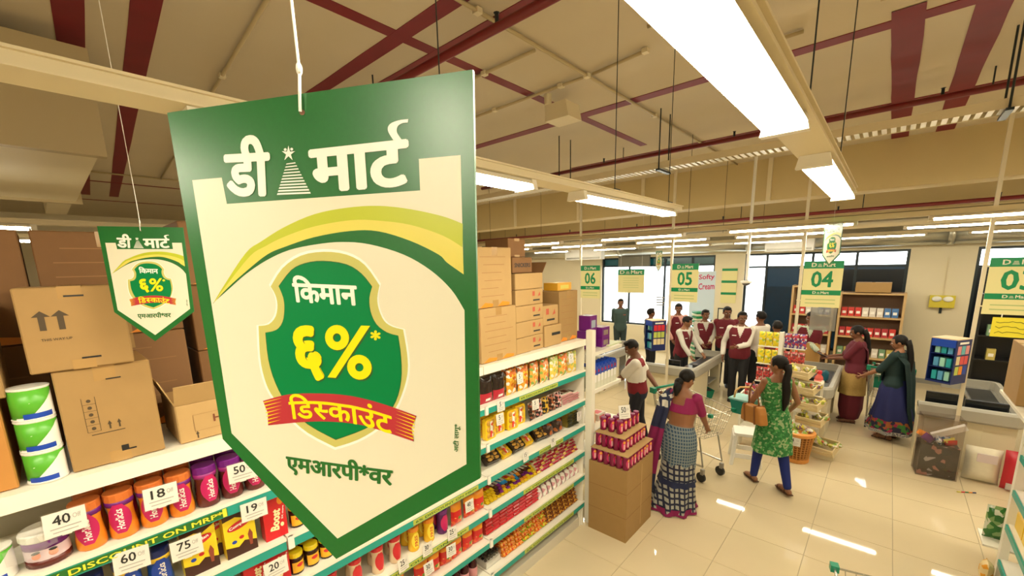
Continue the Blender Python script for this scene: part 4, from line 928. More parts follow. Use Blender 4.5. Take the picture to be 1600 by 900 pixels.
for a in (-.45, .25): 
    b = MB().ball((.0585*math.cos(a), .0585*math.sin(a), .052), (.004, .013, .013), 10, 6).build('face_print', mat('pink_face', (.75, .35, .25), .5), tb); MB().ball((.061*math.cos(a), .061*math.sin(a), .064), (.004, .011, .005), 8, 5).build('hair_print', DARKP, b)
C1 = Proto(can('milk_powder_tin', .105, .05))
C1.put((-.045, -3.28, z+.004), .2, 'green milk powder tin beside the white and purple tub')
MB().grid(lambda a, b: (.03+.02*math.sin(5*b+a), yy(45, 835)-.06+.12*b, z+.06+.06*a+.02*b), 4, 6).build('plastic_sheet', FOIL, None, label='crumpled clear plastic sheet in front of the tub', cat='plastic sheet')
for k in range(3): C1.put((-.045, -3.112, LV[6]+.005+k*.113), .15+.25*k, ['green milk powder tin at the bottom of the tin stack', 'green milk powder tin in the middle of the tin stack', 'green milk powder tin on top of the tin stack'][k])
z = LV[4]+.001
J3.put((-.04, yy(135, 900), z), 0, 'blue malt drink jar behind the sixty card'); J3.put((-.04, yy(250, 884), z), .1, 'blue malt drink jar next to the yellow cartons'); J3.put((-.04, -2.97, z), .1, 'blue malt drink jar between the 60 and 75 cards'); J1.put((-.04, -3.18, z), .1, 'orange malt drink jar on the second shelf')
YB = mat('yellow_carton', (.90, .66, .02), .35)
P1 = Proto(pack('drink_carton', .125, .06, .215, YB, drink_art)); P2 = Proto(pack('drink_carton', .10, .06, .225, mat('red_carton', (.62, .012, .02), .3), boost_art))
P1.put((-.005, yy(315, 870), z), 0, 'yellow drink carton with red oval behind the seventy-five card'); P1.put((-.005, yy(378, 845), z), 0, 'yellow drink carton with red oval beside the red carton'); P2.put((-.005, yy(432, 822), z), 0, 'red drink carton with pale yellow word on its face')
P1.put((-.075, yy(345, 865), z), 0, 'yellow drink carton in the second row')
P2.put((-.075, yy(440, 822), z), 0, 'red drink carton in the second row')
# dark spread jars with yellow lids
def spread():
    o = thing('spread_jar', 'x', 'jar'); r = .035
    MB().lathe([(r*.95, 0), (r, .005), (r, .085), (r*.85, .095)], 14).build('jar_body', mat('dark_spread', (.03, .008, .004), .2), o, smooth=True)
    patch(mat('orange_label', (.85, .45, .02), .35), r*1.02, .012, .07, 2.2, o, oval=False); oval_ = patch(RED, r*1.04, .042, .062, 1.0, o, 'brand_oval')
    MB().lathe([(r*.98, .094), (r*1.02, .096), (r*1.02, .117), (r*.95, .12)], 14).build('lid', mat('yellow_lid', (.88, .68, .01), .35), o); return o
S1 = Proto(spread())
y = -2.36; k = 0
while y < -1.24:
    for x in (-.045, -.125): S1.put((x, y, LV[3]+.001), random.uniform(-.3, .3), 'dark spread jar with yellow lid and orange label', 'spread jars on one shelf')
    y += .079
for y in (-2.33, -2.25, -2.17): S1.put((-.045, y, LV[4]+.001), 0, 'dark spread jar with yellow lid beside the red carton', 'spread jars on the upper shelf')
for i in range(3): P1.put((-.01, -2.98+.13*i, LV[3]+.001), 0, 'yellow drink carton on the low shelf near the twenty card', 'drink cartons on the low shelf')
RP = mat('red_orange_pack', (.70, .10, .02), .25)
for i in range(2): P2.put((-.01, -2.55+.1*i, LV[3]+.001), 0, 'red drink carton behind the twenty card', 'red cartons on the low shelf')
# mid bay: white jars with red caps, orange and yellow jars, purple jar, red pouches
WJ = Proto(jar('powder_jar', mat('pale_jar', (.82, .62, .40), .3), RED, RED, None, .18, .038)); YJ = Proto(jar('honey_jar', mat('amber_jar', (.85, .50, .02), .25), ORANGE, mat('yellow_label', (.9, .72, .05), .35), 'FREE', .17, .037, wm=RED)); PJ = Proto(jar('malt_jar', mat('violet_jar', (.10, .01, .13), .3), PURPLE, MAGENTA, None, .18, .04))
for px, py in ((520, 905), (560, 893), (595, 878), (622, 862)): WJ.put((-.04, at(px, py, 'x', 0).y+.0, LV[2]+.001), 0, 'pale jar with red cap and red label', 'red capped jars'); WJ.put((-.13, at(px, py, 'x', 0).y+.02, LV[2]+.001), 0, 'pale jar with red cap in the row behind', 'red capped jars, back row')
for px, py in ((652, 858), (676, 845)):
    YJ.put((-.04, at(px, py, 'x', 0).y, LV[2]+.001), 0, 'amber jar with orange cap and yellow label', 'amber jars')
    YJ.put((-.13, at(px, py, 'x', 0).y, LV[2]+.001), 0, 'amber jar in the row behind', 'amber jars, back row')
PJ.put((-.04, at(697, 835, 'x', 0).y, LV[2]+.001), 0, 'violet jar beside the amber jars'); PJ.put((-.13, at(697, 835, 'x', 0).y, LV[2]+.001), 0, 'violet jar in the row behind the amber jars')
RPO = print_cloth('tomato_pouch_art', [(0, (.68, .03, .015)), (.55, (.75, .10, .02)), (.8, (.78, .45, .10)), (.9, (.12, .25, .03))], 45, .22)
T1 = Proto(pouch('sauce_pouch', .10, .165, .05, [RPO, mat('red_gloss', (.62, .015, .015), .2), mat('orange_gloss', (.82, .30, .02), .2)], 'pouch'))
for px, py in ((718, 827), (738, 815), (753, 807)): T1.put((-.03, at(px, py, 'x', 0).y, LV[2]+.001), random.uniform(-.2, .2), 'red and orange sauce pouch standing behind the forty card', 'sauce pouches by the forty card')
for i in range(6): T1.put((-.03, -1.62+.105*i, LV[1]+.001), random.uniform(-.2, .2), 'red sauce pouch with tomato print on the second lowest shelf', 'sauce pouches on the second lowest shelf')
for i in range(4): YJ.put((-.04, -2.04+.085*i, LV[1]+.001), 0, 'amber jar with orange cap on the second lowest shelf', 'amber jars on the second lowest shelf')
B1 = Proto(bottle('syrup_bottle', mat('dark_syrup', (.05, .005, .01), .15), RED, mat('pink_label', (.70, .30, .32), .4), .20, .034))
for i in range(5): B1.put((-.05, -1.48+.085*i, LV[0]+.001), 0, 'dark syrup bottle with red cap on the lowest shelf', 'syrup bottles'); B1.put((-.15, -1.45+.085*i, LV[0]+.001), 0, 'dark syrup bottle with red cap in the back row', 'syrup bottles, back row')
# ---------------------------------------------------------------- right bay, top row: snack pouches
DK = mat('dark_clear_wrap', (.02, .012, .01), .12); BERRY = mat('berry_label', (.45, .02, .04), .3)
SNK = [print_cloth('snack_art_%d' % i, s, 38, .15) for i, s in enumerate(([(0, (.75, .36, .03)), (.35, (.85, .55, .06)), (.6, (.85, .82, .74)), (.8, (.60, .15, .02))], [(0, (.80, .42, .08)), (.3, (.86, .80, .66)), (.6, (.25, .40, .08)), (.8, (.75, .20, .05))], [(0, (.85, .60, .10)), (.4, (.80, .76, .62)), (.75, (.45, .50, .12))]))]
K1 = Proto(pouch('snack_pouch', .125, .20, .05, [BERRY, BERRY, DK, DK, DK], 'pouch', band=(WPAPER, .1, .2, .3, .7))); K2 = [Proto(pouch('snack_pouch', .13, .20, .055, [SNK[i], SNK[i], CLW], 'pouch')) for i, CLW in ((0, SNK[0]), (1, SNK[1]), (2, SNK[2]))]
z = LV[5]+.001
for i in range(2): K1.put((-.03, -.95+.135*i, z), random.uniform(-.1, .1), 'dark clear snack pouch with berry red label', 'dark snack pouches')
LBS = ['orange and white snack pouch behind the price card', 'yellow biscuit pouch beside the dark pouches', 'crinkled snack pouch with orange, cream and green print', 'pale yellow snack pouch near the shelf end']
for i in range(7):
    q = K2[(0, 0, 1, 1, 2, 1, 2)[i]]; q.put((-.03, -.67+.142*i, z), random.uniform(-.15, .15), ['orange snack pouch next to the dark pouches', 'orange snack pouch behind the hanging five card', 'cream and orange snack pouch in the middle of the top row', 'cream and green snack pouch in the middle of the top row', 'pale yellow snack pouch past the middle of the top row', 'cream snack pouch before the last of the top row', 'pale snack pouch at the end of the top row'][i])
    q.put((-.10, -.64+.142*i, z), random.uniform(-.15, .15), 'snack pouch in the back row of the top shelf', 'back row snack pouches')
# second row: yellow trays, dark blister packs, flat white packets
z = LV[4]+.001
TR = Proto(tray('biscuit_tray', .115, .165, .035, mat('yellow_tray', (.90, .58, .01), .3), print_cloth('red_white_art', [(0, (.75, .05, .04)), (.5, (.85, .82, .74))], 40, .3)))
for i in range(4): TR.put((-.012-.03*(i % 2), -.93+.125*i, z), random.uniform(-.12, .12), 'yellow biscuit tray pack with red and white sleeve', 'yellow tray packs'); TR.put((-.085, -.93+.125*i, z+.001), 0, 'yellow biscuit tray pack in the row behind', 'yellow tray packs, back row')
DB = [print_cloth('dark_blister_%d' % i, s, 50, .2) for i, s in enumerate(([(0, (.03, .015, .01)), (.5, (.30, .08, .03)), (.75, (.55, .40, .30))], [(0, (.03, .02, .02)), (.5, (.55, .20, .18)), (.75, (.70, .55, .50))], [(0, (.02, .02, .015)), (.5, (.60, .35, .03))]))]
for i in range(5):
    q = Proto(pouch('chocolate_packet', .085, .15, .04, [DB[i % 3]], 'packet', lean=-.15)); q.put((-.02, -.42+.095*i, z), random.uniform(-.2, .2), ['dark clear packet with brown sweets', 'dark packet with pink print behind the second five card', 'dark packet with golden label', 'dark clear packet with red print', 'dark packet with pale pink print'][i])
FW = Proto(bar('flat_packet', .17, .09, .022, mat('ivory_wrap', (.80, .74, .60), .25), mat('pink_seal', (.62, .30, .30), .3), 'packet', lab=MALT))
for s in range(3):
    for k in range(4-(s == 2)): FW.put((-.10, .065+.095*s, z+.024*k), random.uniform(-.15, .15), 'flat ivory packet in the stacks at the shelf end', 'flat ivory packets')
# third row: dark trays, yellow block, wrapped black packs
z = LV[3]+.001
KD = Proto(tray('sweet_tray', .15, .11, .05, mat('dark_tray', (.035, .02, .012), .25), print_cloth('gold_dark_art', [(0, (.45, .25, .04)), (.5, (.05, .03, .02))], 60, .3)))
for i, lb in enumerate(('dark sweet tray lying near the bay joint', 'dark sweet tray lying beside the yellow tray', 'dark sweet tray lying under the clear wrapped pack')): 
    o = KD.put((-.05+.01*i, -.86+.30*i, z+.042), (0, -.9, random.uniform(-.15, .15)), lb)
o = TR.put((-.05, -.70, z+.03), (0, -1.0, .05), 'yellow tray lying flat between dark sweet trays')
o = TR.put((-.06, -.415, z+.03), (0, -1.0, -.1), 'yellow tray lying flat under the clear wrap')
OB = Proto(pouch('wrapped_sweets', .14, .13, .07, [print_cloth('amber_dark_art', [(0, (.04, .02, .015)), (.5, (.40, .10, .02)), (.8, (.10, .06, .05))], 30, .15)], 'packet'))
for i in range(2): OB.put((-.06, -.16+.15*i, z), 0, 'black wrapped sweet pack with amber window', 'amber window packs')
GB = Proto(bar('green_gold_bar', .17, .075, .024, mat('olive_gold_wrap', (.30, .22, .04), .3), mat('dark_olive_seal', (.05, .05, .02), .3), 'packet', lab=YEL))
for s in range(2):
    for k in range(5): GB.put((-.10, .17+.09*s, z+.026*k), random.uniform(-.1, .1), 'olive and gold packet in the stacks at the shelf end', 'olive gold packets')
cl = Proto(bar('biscuit_bar', .16, .05, .022, mat('orange_wrap', (.80, .36, .05), .3), mat('orange_seal', (.70, .30, .03), .3), 'packet', lab=BLUE)); cl.put((-.11, -1.13, z), .5, 'orange wrapped bar lying alone on the shelf joint')
# fourth row: chocolate bars in heaps
z = LV[2]+.001
BC = {'yellow': (.88, .60, .01), 'orange': (.80, .28, .02), 'blue': (.02, .25, .55), 'brown': (.10, .03, .015), 'purple': (.22, .02, .22)}
BARS = {k: Proto(bar('chocolate_bar', .13, .034, .018, mat(k+'_bar_wrap', c, .25), mat(k+'_bar_seal', tuple(v*.7 for v in c), .25), 'bar', lab=RED if k == 'yellow' else WPAPER)) for k, c in BC.items()}
ks = list(BC)
for i in range(15):
    for k in range(4):
        col = 'yellow' if i < 3 or k < 1 else random.choice(['yellow', 'orange', 'orange', 'blue', 'brown', 'purple']) if i < 12 else random.choice(['brown', 'yellow', 'purple'])
        BARS[col].put((-.08-.014*k, -.972+.042*i, z+.0195*k), random.uniform(-.3, .3) if k > 2 else random.uniform(-.04, .04), col+' chocolate bar in the heap beside the cream bars', col+' chocolate bars')
CB = Proto(bar('cream_bar', .14, .04, .02, mat('cream_bar_wrap', (.84, .76, .50), .25), mat('wine_seal', (.40, .02, .05), .25), 'bar', lab=RED)); RB = Proto(bar('cream_bar', .14, .04, .02, mat('wine_bar_wrap', (.50, .03, .06), .25), mat('gold_seal', (.75, .50, .10), .25), 'bar', lab=YEL))
for i in range(14):
    for k in range(4+(i % 2)):
        (RB if (i*3+k) % 4 == 0 else CB).put((-.085-.012*k, -.335+.046*i, z+.0215*k), random.uniform(-.1, .1), ('wine red bar among the cream bars' if (i*3+k) % 4 == 0 else 'cream wrapped bar in the stacked rows'), 'wine red bars' if (i*3+k) % 4 == 0 else 'cream wrapped bars')
# fifth row: red packs, white and red stacks, white crinkled packs
z = LV[1]+.001
R1 = Proto(bar('red_packet', .15, .075, .03, mat('red_wrap', (.70, .05, .04), .2), mat('red_seal', (.60, .03, .03), .2), 'packet', lab=mat('coral_label', (.80, .25, .18), .3))); R2 = Proto(bar('white_packet', .15, .075, .03, mat('white_wrap', (.86, .80, .70), .2), RED, 'packet', lab=None))
for i in range(8):
    for k in range(6): (R1 if i % 2 == 0 else R2).put((-.09, -.97+.082*i, z+.031*k), random.uniform(-.05, .05), 'red packet in a neat stack' if i % 2 == 0 else 'white packet in a neat stack between red ones', 'red packet stacks' if i % 2 == 0 else 'white packet stacks')
W2 = Proto(pouch('crinkled_packet', .068, .10, .04, [print_cloth('white_pink_art', [(0, (.86, .82, .76)), (.6, (.70, .35, .40)), (.75, (.30, .10, .08)), (.85, (.85, .80, .72))], 30, .2)], 'packet', lean=-.3))
for i in range(9):
    for k in range(2): W2.put((-.03-.09*k, -.31+.074*i, z+.0), random.uniform(-.25, .25), 'white and pink crinkled packet', 'crinkled white packets')
    W2.put((-.12, -.30+.074*i, z+.125), (0, 1.45, random.uniform(-.3, .3)), 'white and pink crinkled packet lying on top', 'crinkled white packets on top')
# lowest row: clear box of black sweets, orange and green packs, brown packs
z = LV[0]+.001
cb = thing('sweet_box', 'clear box of round black and white sweets on the lowest shelf', 'box', (-.09, -.93, z))
MB().box((-.10, -.085, 0), (.06, .085, .10)).build('clear_tub', clear('clear_tub', (.95, .95, .95), .85, .1), cb); MB().box((-.095, -.08, .002), (.055, .08, .05)).build('liner', PLASTW, cb)
for i in range(4):
    for j in range(5):
        for k in range(2): MB().ball((-.075+.036*i, -.064+.032*j, .062+.026*k), (.014, .014, .012), 8, 5).build('black_sweet', BLACK, cb, smooth=True)
OG = [print_cloth('candy_art_%d' % i, s, 55, .2) for i, s in enumerate(([(0, (.75, .22, .02)), (.5, (.65, .06, .02)), (.8, (.80, .45, .1))], [(0, (.30, .45, .02)), (.4, (.60, .62, .04)), (.7, (.70, .10, .02))], [(0, (.30, .10, .02)), (.4, (.62, .30, .04)), (.75, (.12, .04, .02))]))]
CD = [Proto(bar('candy_packet', .14, .078, .035, OG[i], OG[i], 'packet')) for i in range(3)]
for i in range(13):
    t = 0 if i in (0, 1) else (1 if i in (3, 4, 6) else (0 if i < 7 else 2))
    for k in range(3 if i < 2 else 5):
        u = t if (i < 7 and k % 2 == 0) or i >= 7 else 0
        CD[u].put((-.08-.012*k, -.79+.086*i, z+.036*k), random.uniform(-.06, .06), ['orange red sweet packet in a stack', 'green and yellow sweet packet in a stack', 'brown and amber sweet packet in a stack'][u], ['orange sweet packets', 'green sweet packets', 'brown sweet packets'][u])
# ---------------------------------------------------------------- price cards on the shelf fronts
def put_card(num, px, py, label, w=.105, h=.085, x=.05):
    o = price_card(num, w, h); p = at(px, py, 'x', x); o.location = (x, p.y, p.z-h/2); o.rotation_euler = (random.uniform(-.05, .05), random.uniform(-.12, -.02), random.uniform(-.15, .1)); o['label'] = label
for a in (('40', 101, 816, 'white forty off price card over the white and purple tub'), ('18', 251, 776, 'white eighteen off price card before the orange malt jars'), ('50', 378, 737, 'white fifty off price card before the dark malt jars'), ('75', 292, 856, 'white seventy-five off price card before the yellow carton'),
          ('60', 205, 876, 'white sixty off price card before the blue jars'), ('19', 397, 797, 'white nineteen off price card beside the red carton'), ('20', 432, 888, 'white twenty off price card on the low shelf strip')): put_card(*a)
for a in (('40', 734, 790, 'white forty off price card before the sauce pouches'), ('25', 707, 834, 'white twenty-five off price card below the violet jar'), ('30', 668, 858, 'white thirty off price card below the amber jars'), ('25', 631, 882, 'white twenty-five off price card below the red capped jars'), ('30', 705, 860, 'white thirty off price card before the low sauce pouches'), ('30', 671, 888, 'white thirty off price card before the low amber jars'),
          ('5', 813, 591, 'white five off price card before the orange snack pouches'), ('5', 783, 634, 'white five off price card under the dark snack pouches'), ('5', 782, 655, 'white five off price card above the yellow trays'), ('5', 837, 632, 'white five off price card before the dark packets'), ('5', 893, 560, 'white five off price card before the last snack pouch'), ('15', 822, 713, 'white fifteen off price card below the dark sweet trays'), ('5', 905, 650, 'white five off price card before the olive gold packets'), ('10', 865, 690, 'white ten off price card under the clear wrapped packs')):
    put_card(*a, w=.075, h=.085)
# ================================================================ cartons stacked on the top shelf
def carton(label, y0, y1, z0, h, m=CARD, x1=-.02, d=.3, rz=0., art=None, tape=True, flap=None, side=None):
    w = y1-y0; o = thing('cardboard_carton', label, 'carton', (x1-d/2, (y0+y1)/2, z0+.001), rz)
    b = MB(); b.box((-d/2, -w/2, 0), (d/2, w/2, h)); me = b.build('carton_body', m, o)
    bev = me.modifiers.new('edge', 'BEVEL'); bev.width = .004; bev.segments = 1
    MB().box((-d/2+.01, -.003, h-.0005), (d/2-.01, .003, h+.001)).build('lid_seam', CARDD, o)
    if tape:
        tm_ = mat('packing_tape', (.42, .25, .09), .25); MB().box((d/2, -.03, h*.86), (d/2+.0008, .03, h+.001)).build('tape', tm_, o); MB().box((-d/2, -.03, h+.001), (d/2+.0008, .03, h+.0018)).build('tape', tm_, o)
        MB().box((d/2, -.03, 0), (d/2+.0008, .03, h*.12)).build('tape', tm_, o)
    X = d/2+.0012
    def arrow(cy, cz, s):
        pts = [(-.25, 0), (.25, 0), (.25, .9), (.62, .9), (0, 1.6), (-.62, .9), (-.25, .9)]
        poly(INK3, [(cy+a*s*.5, cz+c*s) for a, c in pts], o, X, 'arrow_print')
    if art == 'up':
        for q in (-.30, -.13): 
            poly(INK3, [(q*w-.008, h*.50), (q*w+.008, h*.50), (q*w+.008, h*.66), (q*w-.008, h*.66)], o, X, 'arrow_print'); poly(INK3, [(q*w-.022, h*.66), (q*w+.022, h*.66), (q*w, h*.73)], o, X, 'arrow_print')
        ltext('THIS WAY UP', INK3, (X, -.2*w, h*.39), w*.28, o, '+x', .01)
        for cy, cz in ((.03, .88), (.08, .12)): poly(BLACK, [(cy*w-.025, cz*h), (cy*w+.025, cz*h), (cy*w+.025, cz*h+.006), (cy*w-.025, cz*h+.006)], o, X+.001, 'hand_slot')
    if art == 'frag':
        for q in range(5): 
            poly(INK3, [(-.28*w, h*(.36+.07*q)), (-.15*w, h*(.36+.07*q)), (-.15*w, h*(.363+.07*q)), (-.28*w, h*(.363+.07*q))], o, X, 'stack_mark'); oval(INK3, -.215*w, h*(.395+.07*q), .006, .006, o, X, name='stack_mark')
        poly(INK3, [(-.285*w, h*.36), (-.28*w, h*.36), (-.28*w, h*.71), (-.285*w, h*.71)], o, X, 'stack_mark'); poly(INK3, [(-.15*w, h*.36), (-.145*w, h*.36), (-.145*w, h*.71), (-.15*w, h*.71)], o, X, 'stack_mark')
        arrow(-.05*w, h*.36, .02); arrow(.05*w, h*.36, .02); poly(INK3, [(-.25*w, h*.325), (.1*w, h*.325), (.1*w, h*.333), (-.25*w, h*.333)], o, X, 'small_print')
        poly(BLACK, [(.02*w, h*.1), (.18*w, h*.1), (.18*w, h*.115), (.10*w, h*.115), (.10*w, h*.16), (.02*w, h*.16)], o, X, 'tape_dispenser_mark'); poly(BLACK, [(.0*w, h*.86), (.16*w, h*.86), (.16*w, h*.872), (.0*w, h*.872)], o, X+.001, 'hand_slot')
    if art == 'word':
        poly(CARDD, [(-.32*w, h*.25), (.48*w, h*.25), (.48*w, h*.255), (-.32*w, h*.255)], o, X, 'frame_print'); poly(CARDD, [(-.32*w, h*.68), (.48*w, h*.68), (.48*w, h*.685), (-.32*w, h*.685)], o, X, 'frame_print'); poly(CARDD, [(-.325*w, h*.25), (-.32*w, h*.25), (-.32*w, h*.685), (-.325*w, h*.685)], o, X, 'frame_print')
        ltext('Horlicks', mat('brown_print', (.18, .05, .02), .6), (X, .15*w, h*.50), w*.5, o, '+x', .03); arrow(-.3*w, h*.06, .02)
    if art == 'bar': poly(DARKP, [(-.1*w, h*.5), (.42*w, h*.5), (.42*w, h*.64), (-.1*w, h*.64)], o, X, 'dark_print')
    if art and art.startswith('T:'): ltext(art[2:], DARKP, (X, 0, h*.5), w*.8, o, '+x', .03)
    if art == 'lines':
        for q in range(6):
            z1 = h*(.84-.13*q); a = random.uniform(-.42, -.3)*w; e = random.uniform(.05, .4)*w
            poly(mat('faded_brown_print', (.34, .17, .06), .7), [(a, z1), (e, z1), (e, z1+.004), (a, z1+.004)], o, X, 'line_print')
        for q in range(2): poly(ORANGE, [(-.45*w+.5*w*q, .004), (-.1*w+.5*w*q, .004), (-.08*w+.5*w*q, h*.06), (-.3*w+.5*w*q, h*.09)], o, X, 'torn_tape')
    if art == 'small':
        poly(MATS['faded_red_print'], [(-.3*w, h*.55), (-.12*w, h*.55), (-.12*w, h*.85), (-.3*w, h*.85)], o, X, 'mark_print'); poly(MATS['faded_red_print'], [(.1*w, h*.5), (.3*w, h*.55), (.25*w, h*.8)], o, X, 'mark_print')
        poly(DARKP, [(-.25*w, h*.22), (.25*w, h*.22), (.25*w, h*.32), (-.25*w, h*.32)], o, X, 'small_print')
    if flap:
        for s in flap:
            if s == 'front': MB().box((d/2-.004, -w/2, h), (d/2, w/2, h+.10), M=Matrix.Translation((d/2, 0, h)) @ Matrix.Rotation(.5, 4, 'Y') @ Matrix.Translation((-d/2, 0, -h))).build('flap', m, o)
            if s == 'left': MB().box((-d/2, -w/2, h), (d/2, -w/2+.004, h+.12), M=Matrix.Translation((0, -w/2, h)) @ Matrix.Rotation(.35, 4, 'X') @ Matrix.Translation((0, w/2, -h))).build('flap', m, o)
            if s == 'right': MB().box((-d/2, w/2-.004, h), (d/2, w/2, h+.10), M=Matrix.Translation((0, w/2, h)) @ Matrix.Rotation(-.6, 4, 'X') @ Matrix.Translation((0, -w/2, -h))).build('flap', CARDD, o)
    return o
INK3 = mat('carton_ink', (.07, .045, .02), .7); mat('faded_red_print', (.50, .10, .05), .7)
T = LV[6]+.002
carton('large plain carton printed with stacking marks beside the tins', -3.052, -2.79, T, .375, CARD, art='frag')
carton('carton printed THIS WAY UP on top of the stacking-marks carton', -3.09, -2.825, T+.378, .29, CARD, x1=-.005, d=.32, rz=-.05, art='up')
carton('open carton with raised flap and brown framed word print', -2.74, -2.43, T, .165, CARDL, art='word', tape=False, flap=('front', 'left'))
carton('orange toned carton standing behind the tins', -3.45, -3.18, T, .31, mat('orange_cardboard', (.50, .22, .045), .7, var=.06, scale=12), art=None)
carton('carton with framed print on top of the orange toned carton', -3.46, -3.16, T+.313, .31, CARD, art='lines')
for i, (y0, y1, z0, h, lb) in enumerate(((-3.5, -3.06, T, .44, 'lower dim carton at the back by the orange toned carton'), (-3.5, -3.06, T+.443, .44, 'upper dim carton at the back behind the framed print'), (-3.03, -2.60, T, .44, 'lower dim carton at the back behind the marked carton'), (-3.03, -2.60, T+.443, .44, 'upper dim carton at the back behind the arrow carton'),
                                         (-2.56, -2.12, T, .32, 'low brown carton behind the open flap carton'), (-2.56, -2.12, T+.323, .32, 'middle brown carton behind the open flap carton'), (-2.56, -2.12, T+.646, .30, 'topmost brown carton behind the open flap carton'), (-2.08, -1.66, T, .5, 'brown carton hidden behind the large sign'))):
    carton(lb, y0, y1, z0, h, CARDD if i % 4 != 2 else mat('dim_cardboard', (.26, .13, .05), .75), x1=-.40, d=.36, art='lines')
carton('tall pale carton with faint lines at the bay joint', -.99, -.605, T, .40, CARDL, art='lines')
carton('tall pale carton on top of the other pale carton', -.995, -.635, T+.403, .43, CARDL, x1=-.03, d=.3, art='lines', flap=('left',))
SMALL = []
for r in range(5):
    carton(['lowest', 'second', 'third', 'fourth', 'topmost'][r]+' small plain carton in the left-running column by the pale cartons'.replace('left-running ', ''), -.595, -.415, T+.128*r, .125, CARDL, x1=-.03, d=.2, tape=False)
    carton(['lowest', 'second', 'third', 'fourth', 'topmost'][r]+' small printed carton in the column next to the plain ones', -.410, -.235, T+.128*r, .125, CARDL, x1=-.04, d=.2, tape=False, art='small' if r < 4 else None, flap=('right',) if r == 4 else None)
carton('brown carton with bold word on the small carton columns', -.60, -.36, T+.642, .12, CARDD, x1=-.05, d=.25, art='T:SNICKERS', tape=False)
carton('brown carton on the bold word carton', -.62, -.42, T+.765, .14, CARDD, x1=-.07, d=.25)
carton('small carton with a dark printed bar standing in front of the big end carton', -.225, .02, T, .18, CARDL, x1=-.03, d=.22, art='bar', tape=False)
carton('small carton on the dark bar carton', -.225, 0., T+.183, .17, CARDL, x1=-.05, d=.2, art='small', tape=False)
carton('big end carton with faint lines and torn orange tape', .03, .325, T, .46, CARD, x1=-.06, d=.33, art='lines')
carton('wide low carton behind the small cartons', -.33, .02, T, .43, CARDD, x1=-.30, d=.3)
# dark boxes and yellow boxes on the far side of the top shelf
def gift(label, y, x, z0, w, d, h, m, m2):
    o = thing('display_box', label, 'box', (x, y, z0+.001)); MB().box((-d/2, -w/2, 0), (d/2, w/2, h)).build('box_body', m, o); MB().box((d/2, -w*.3, h*.2), (d/2+.001, w*.3, h*.7)).build('printed_panel', m2, o); MB().box((-d*.3, -w*.3, h), (d*.3, w*.3, h+.001)).build('printed_panel', m2, o)
gift('yellow printed box lying on the big end carton', .20, -.2, T+.463, .22, .16, .07, mat('amber_box', (.80, .42, .03), .4), YEL)
gift('dark blue box on the wide low carton', -.12, -.45, T+.433, .22, .18, .13, BLACK, NAVY); gift('dark blue box on the other dark blue box', -.02, -.45, T+.565, .20, .16, .14, NAVY, mat('grey_blue_print', (.25, .28, .32), .4))
# end rack goods: a row of blue and white cartons, boxes on top
def milk():
    o = thing('milk_carton', 'x', 'carton'); w, d, h = .062, .062, .215
    MB().box((-d, -w/2, 0), (0, w/2, h)).build('carton_body', mat('pale_milk_print', (.72, .72, .58), .35), o); MB().box((0, -w/2, h*.62), (.0008, w/2, h)).build('blue_print', BLUE, o); MB().box((0, -w*.3, h*.3), (.0012, w*.3, h*.66)).build('white_print_panel', WPAPER, o)
    oval(RED, -.005, h*.82, .013, .018, o, .0014); MB().prism([(-w/2, 0), (w/2, 0), (0, .03)], d, M=Matrix.Translation((-d, 0, h)) @ Matrix(((0, 0, 1, 0), (1, 0, 0, 0), (0, 1, 0, 0), (0, 0, 0, 1)))).build('gable', BLUE, o); return o
MK = Proto(milk())
for i in range(7):
    for r in range(2): MK.put((GX+.03-.07*r, .47+.066*i, 1.421), 0, 'blue and white milk carton in the row on the end rack' if r == 0 else 'blue and white milk carton in the second row', 'milk cartons' if r == 0 else 'milk cartons, second row')
gift('purple boxed snack with pale picture on the end rack top', .56, -.10, 1.80, .14, .14, .18, PURPLE, mat('pale_picture', (.55, .40, .42), .4)); gift('purple boxed snack on the first purple box', .58, -.10, 1.982, .13, .13, .15, PURPLE, mat('silver_blue_print', (.35, .42, .50), .3))
gift('dark purple box with food picture on the end rack top', .75, -.06, 1.80, .15, .14, .10, PURPLE, mat('food_picture', (.30, .22, .18), .4)); gift('dark purple box stacked on the food picture box', .75, -.06, 1.902, .15, .14, .10, PURPLE, MATS['food_picture'])
fl = MB().box((-.12, -.14, 0), (.12, .14, .012)).build('leaflet_pile', mat('green_white_leaflet', (.62, .68, .42), .5), None, (-.08, .92-.02, 1.801), label='flat pile of green and white leaflets on the end rack', cat='leaflets')
# ================================================================ carton plinth with three tiers of drink cans
pl = thing('carton_plinth', 'tall taped cardboard carton standing on the floor as a plinth', 'carton', (.293, .605, 0))
MB().box((-.205, -.285, 0), (.205, .285, .735)).build('carton_body', CARD, pl)
for z in (.25, .50): MB().box((-.206, -.286, z), (.206, .286, z+.003)).build('crease', CARDD, pl)
MB().box((.205, .02, .05), (.2062, .035, .70)).build('torn_seam', CARDL, pl)
def bottle_pack():
    o = thing('drink_tin', 'x', 'tin'); r, h = .031, .125
    MB().lathe([(r*.9, 0), (r, .005), (r, h-.01), (r*.9, h)], 12).build('tin_body', mat('wine_tin', (.20, .006, .05), .25), o, smooth=True)
    patch(MAGENTA, r*1.015, .02, .115, 1.8, o); patch(mat('pale_pink_print', (.80, .45, .45), .4), r*1.03, .03, .08, .55, o, 'bright_panel', oval=False); patch(mat('amber_flash', (.80, .35, .03), .35), r*1.035, .085, .11, .9, o, 'amber_flash')
    MB().lathe([(r*.92, h-.004), (r*.92, h+.004), (r*.8, h+.005)], 12).build('rim', mat('violet_rim', (.25, .02, .12), .3), o); return o
BP = Proto(bottle_pack()); z = .737
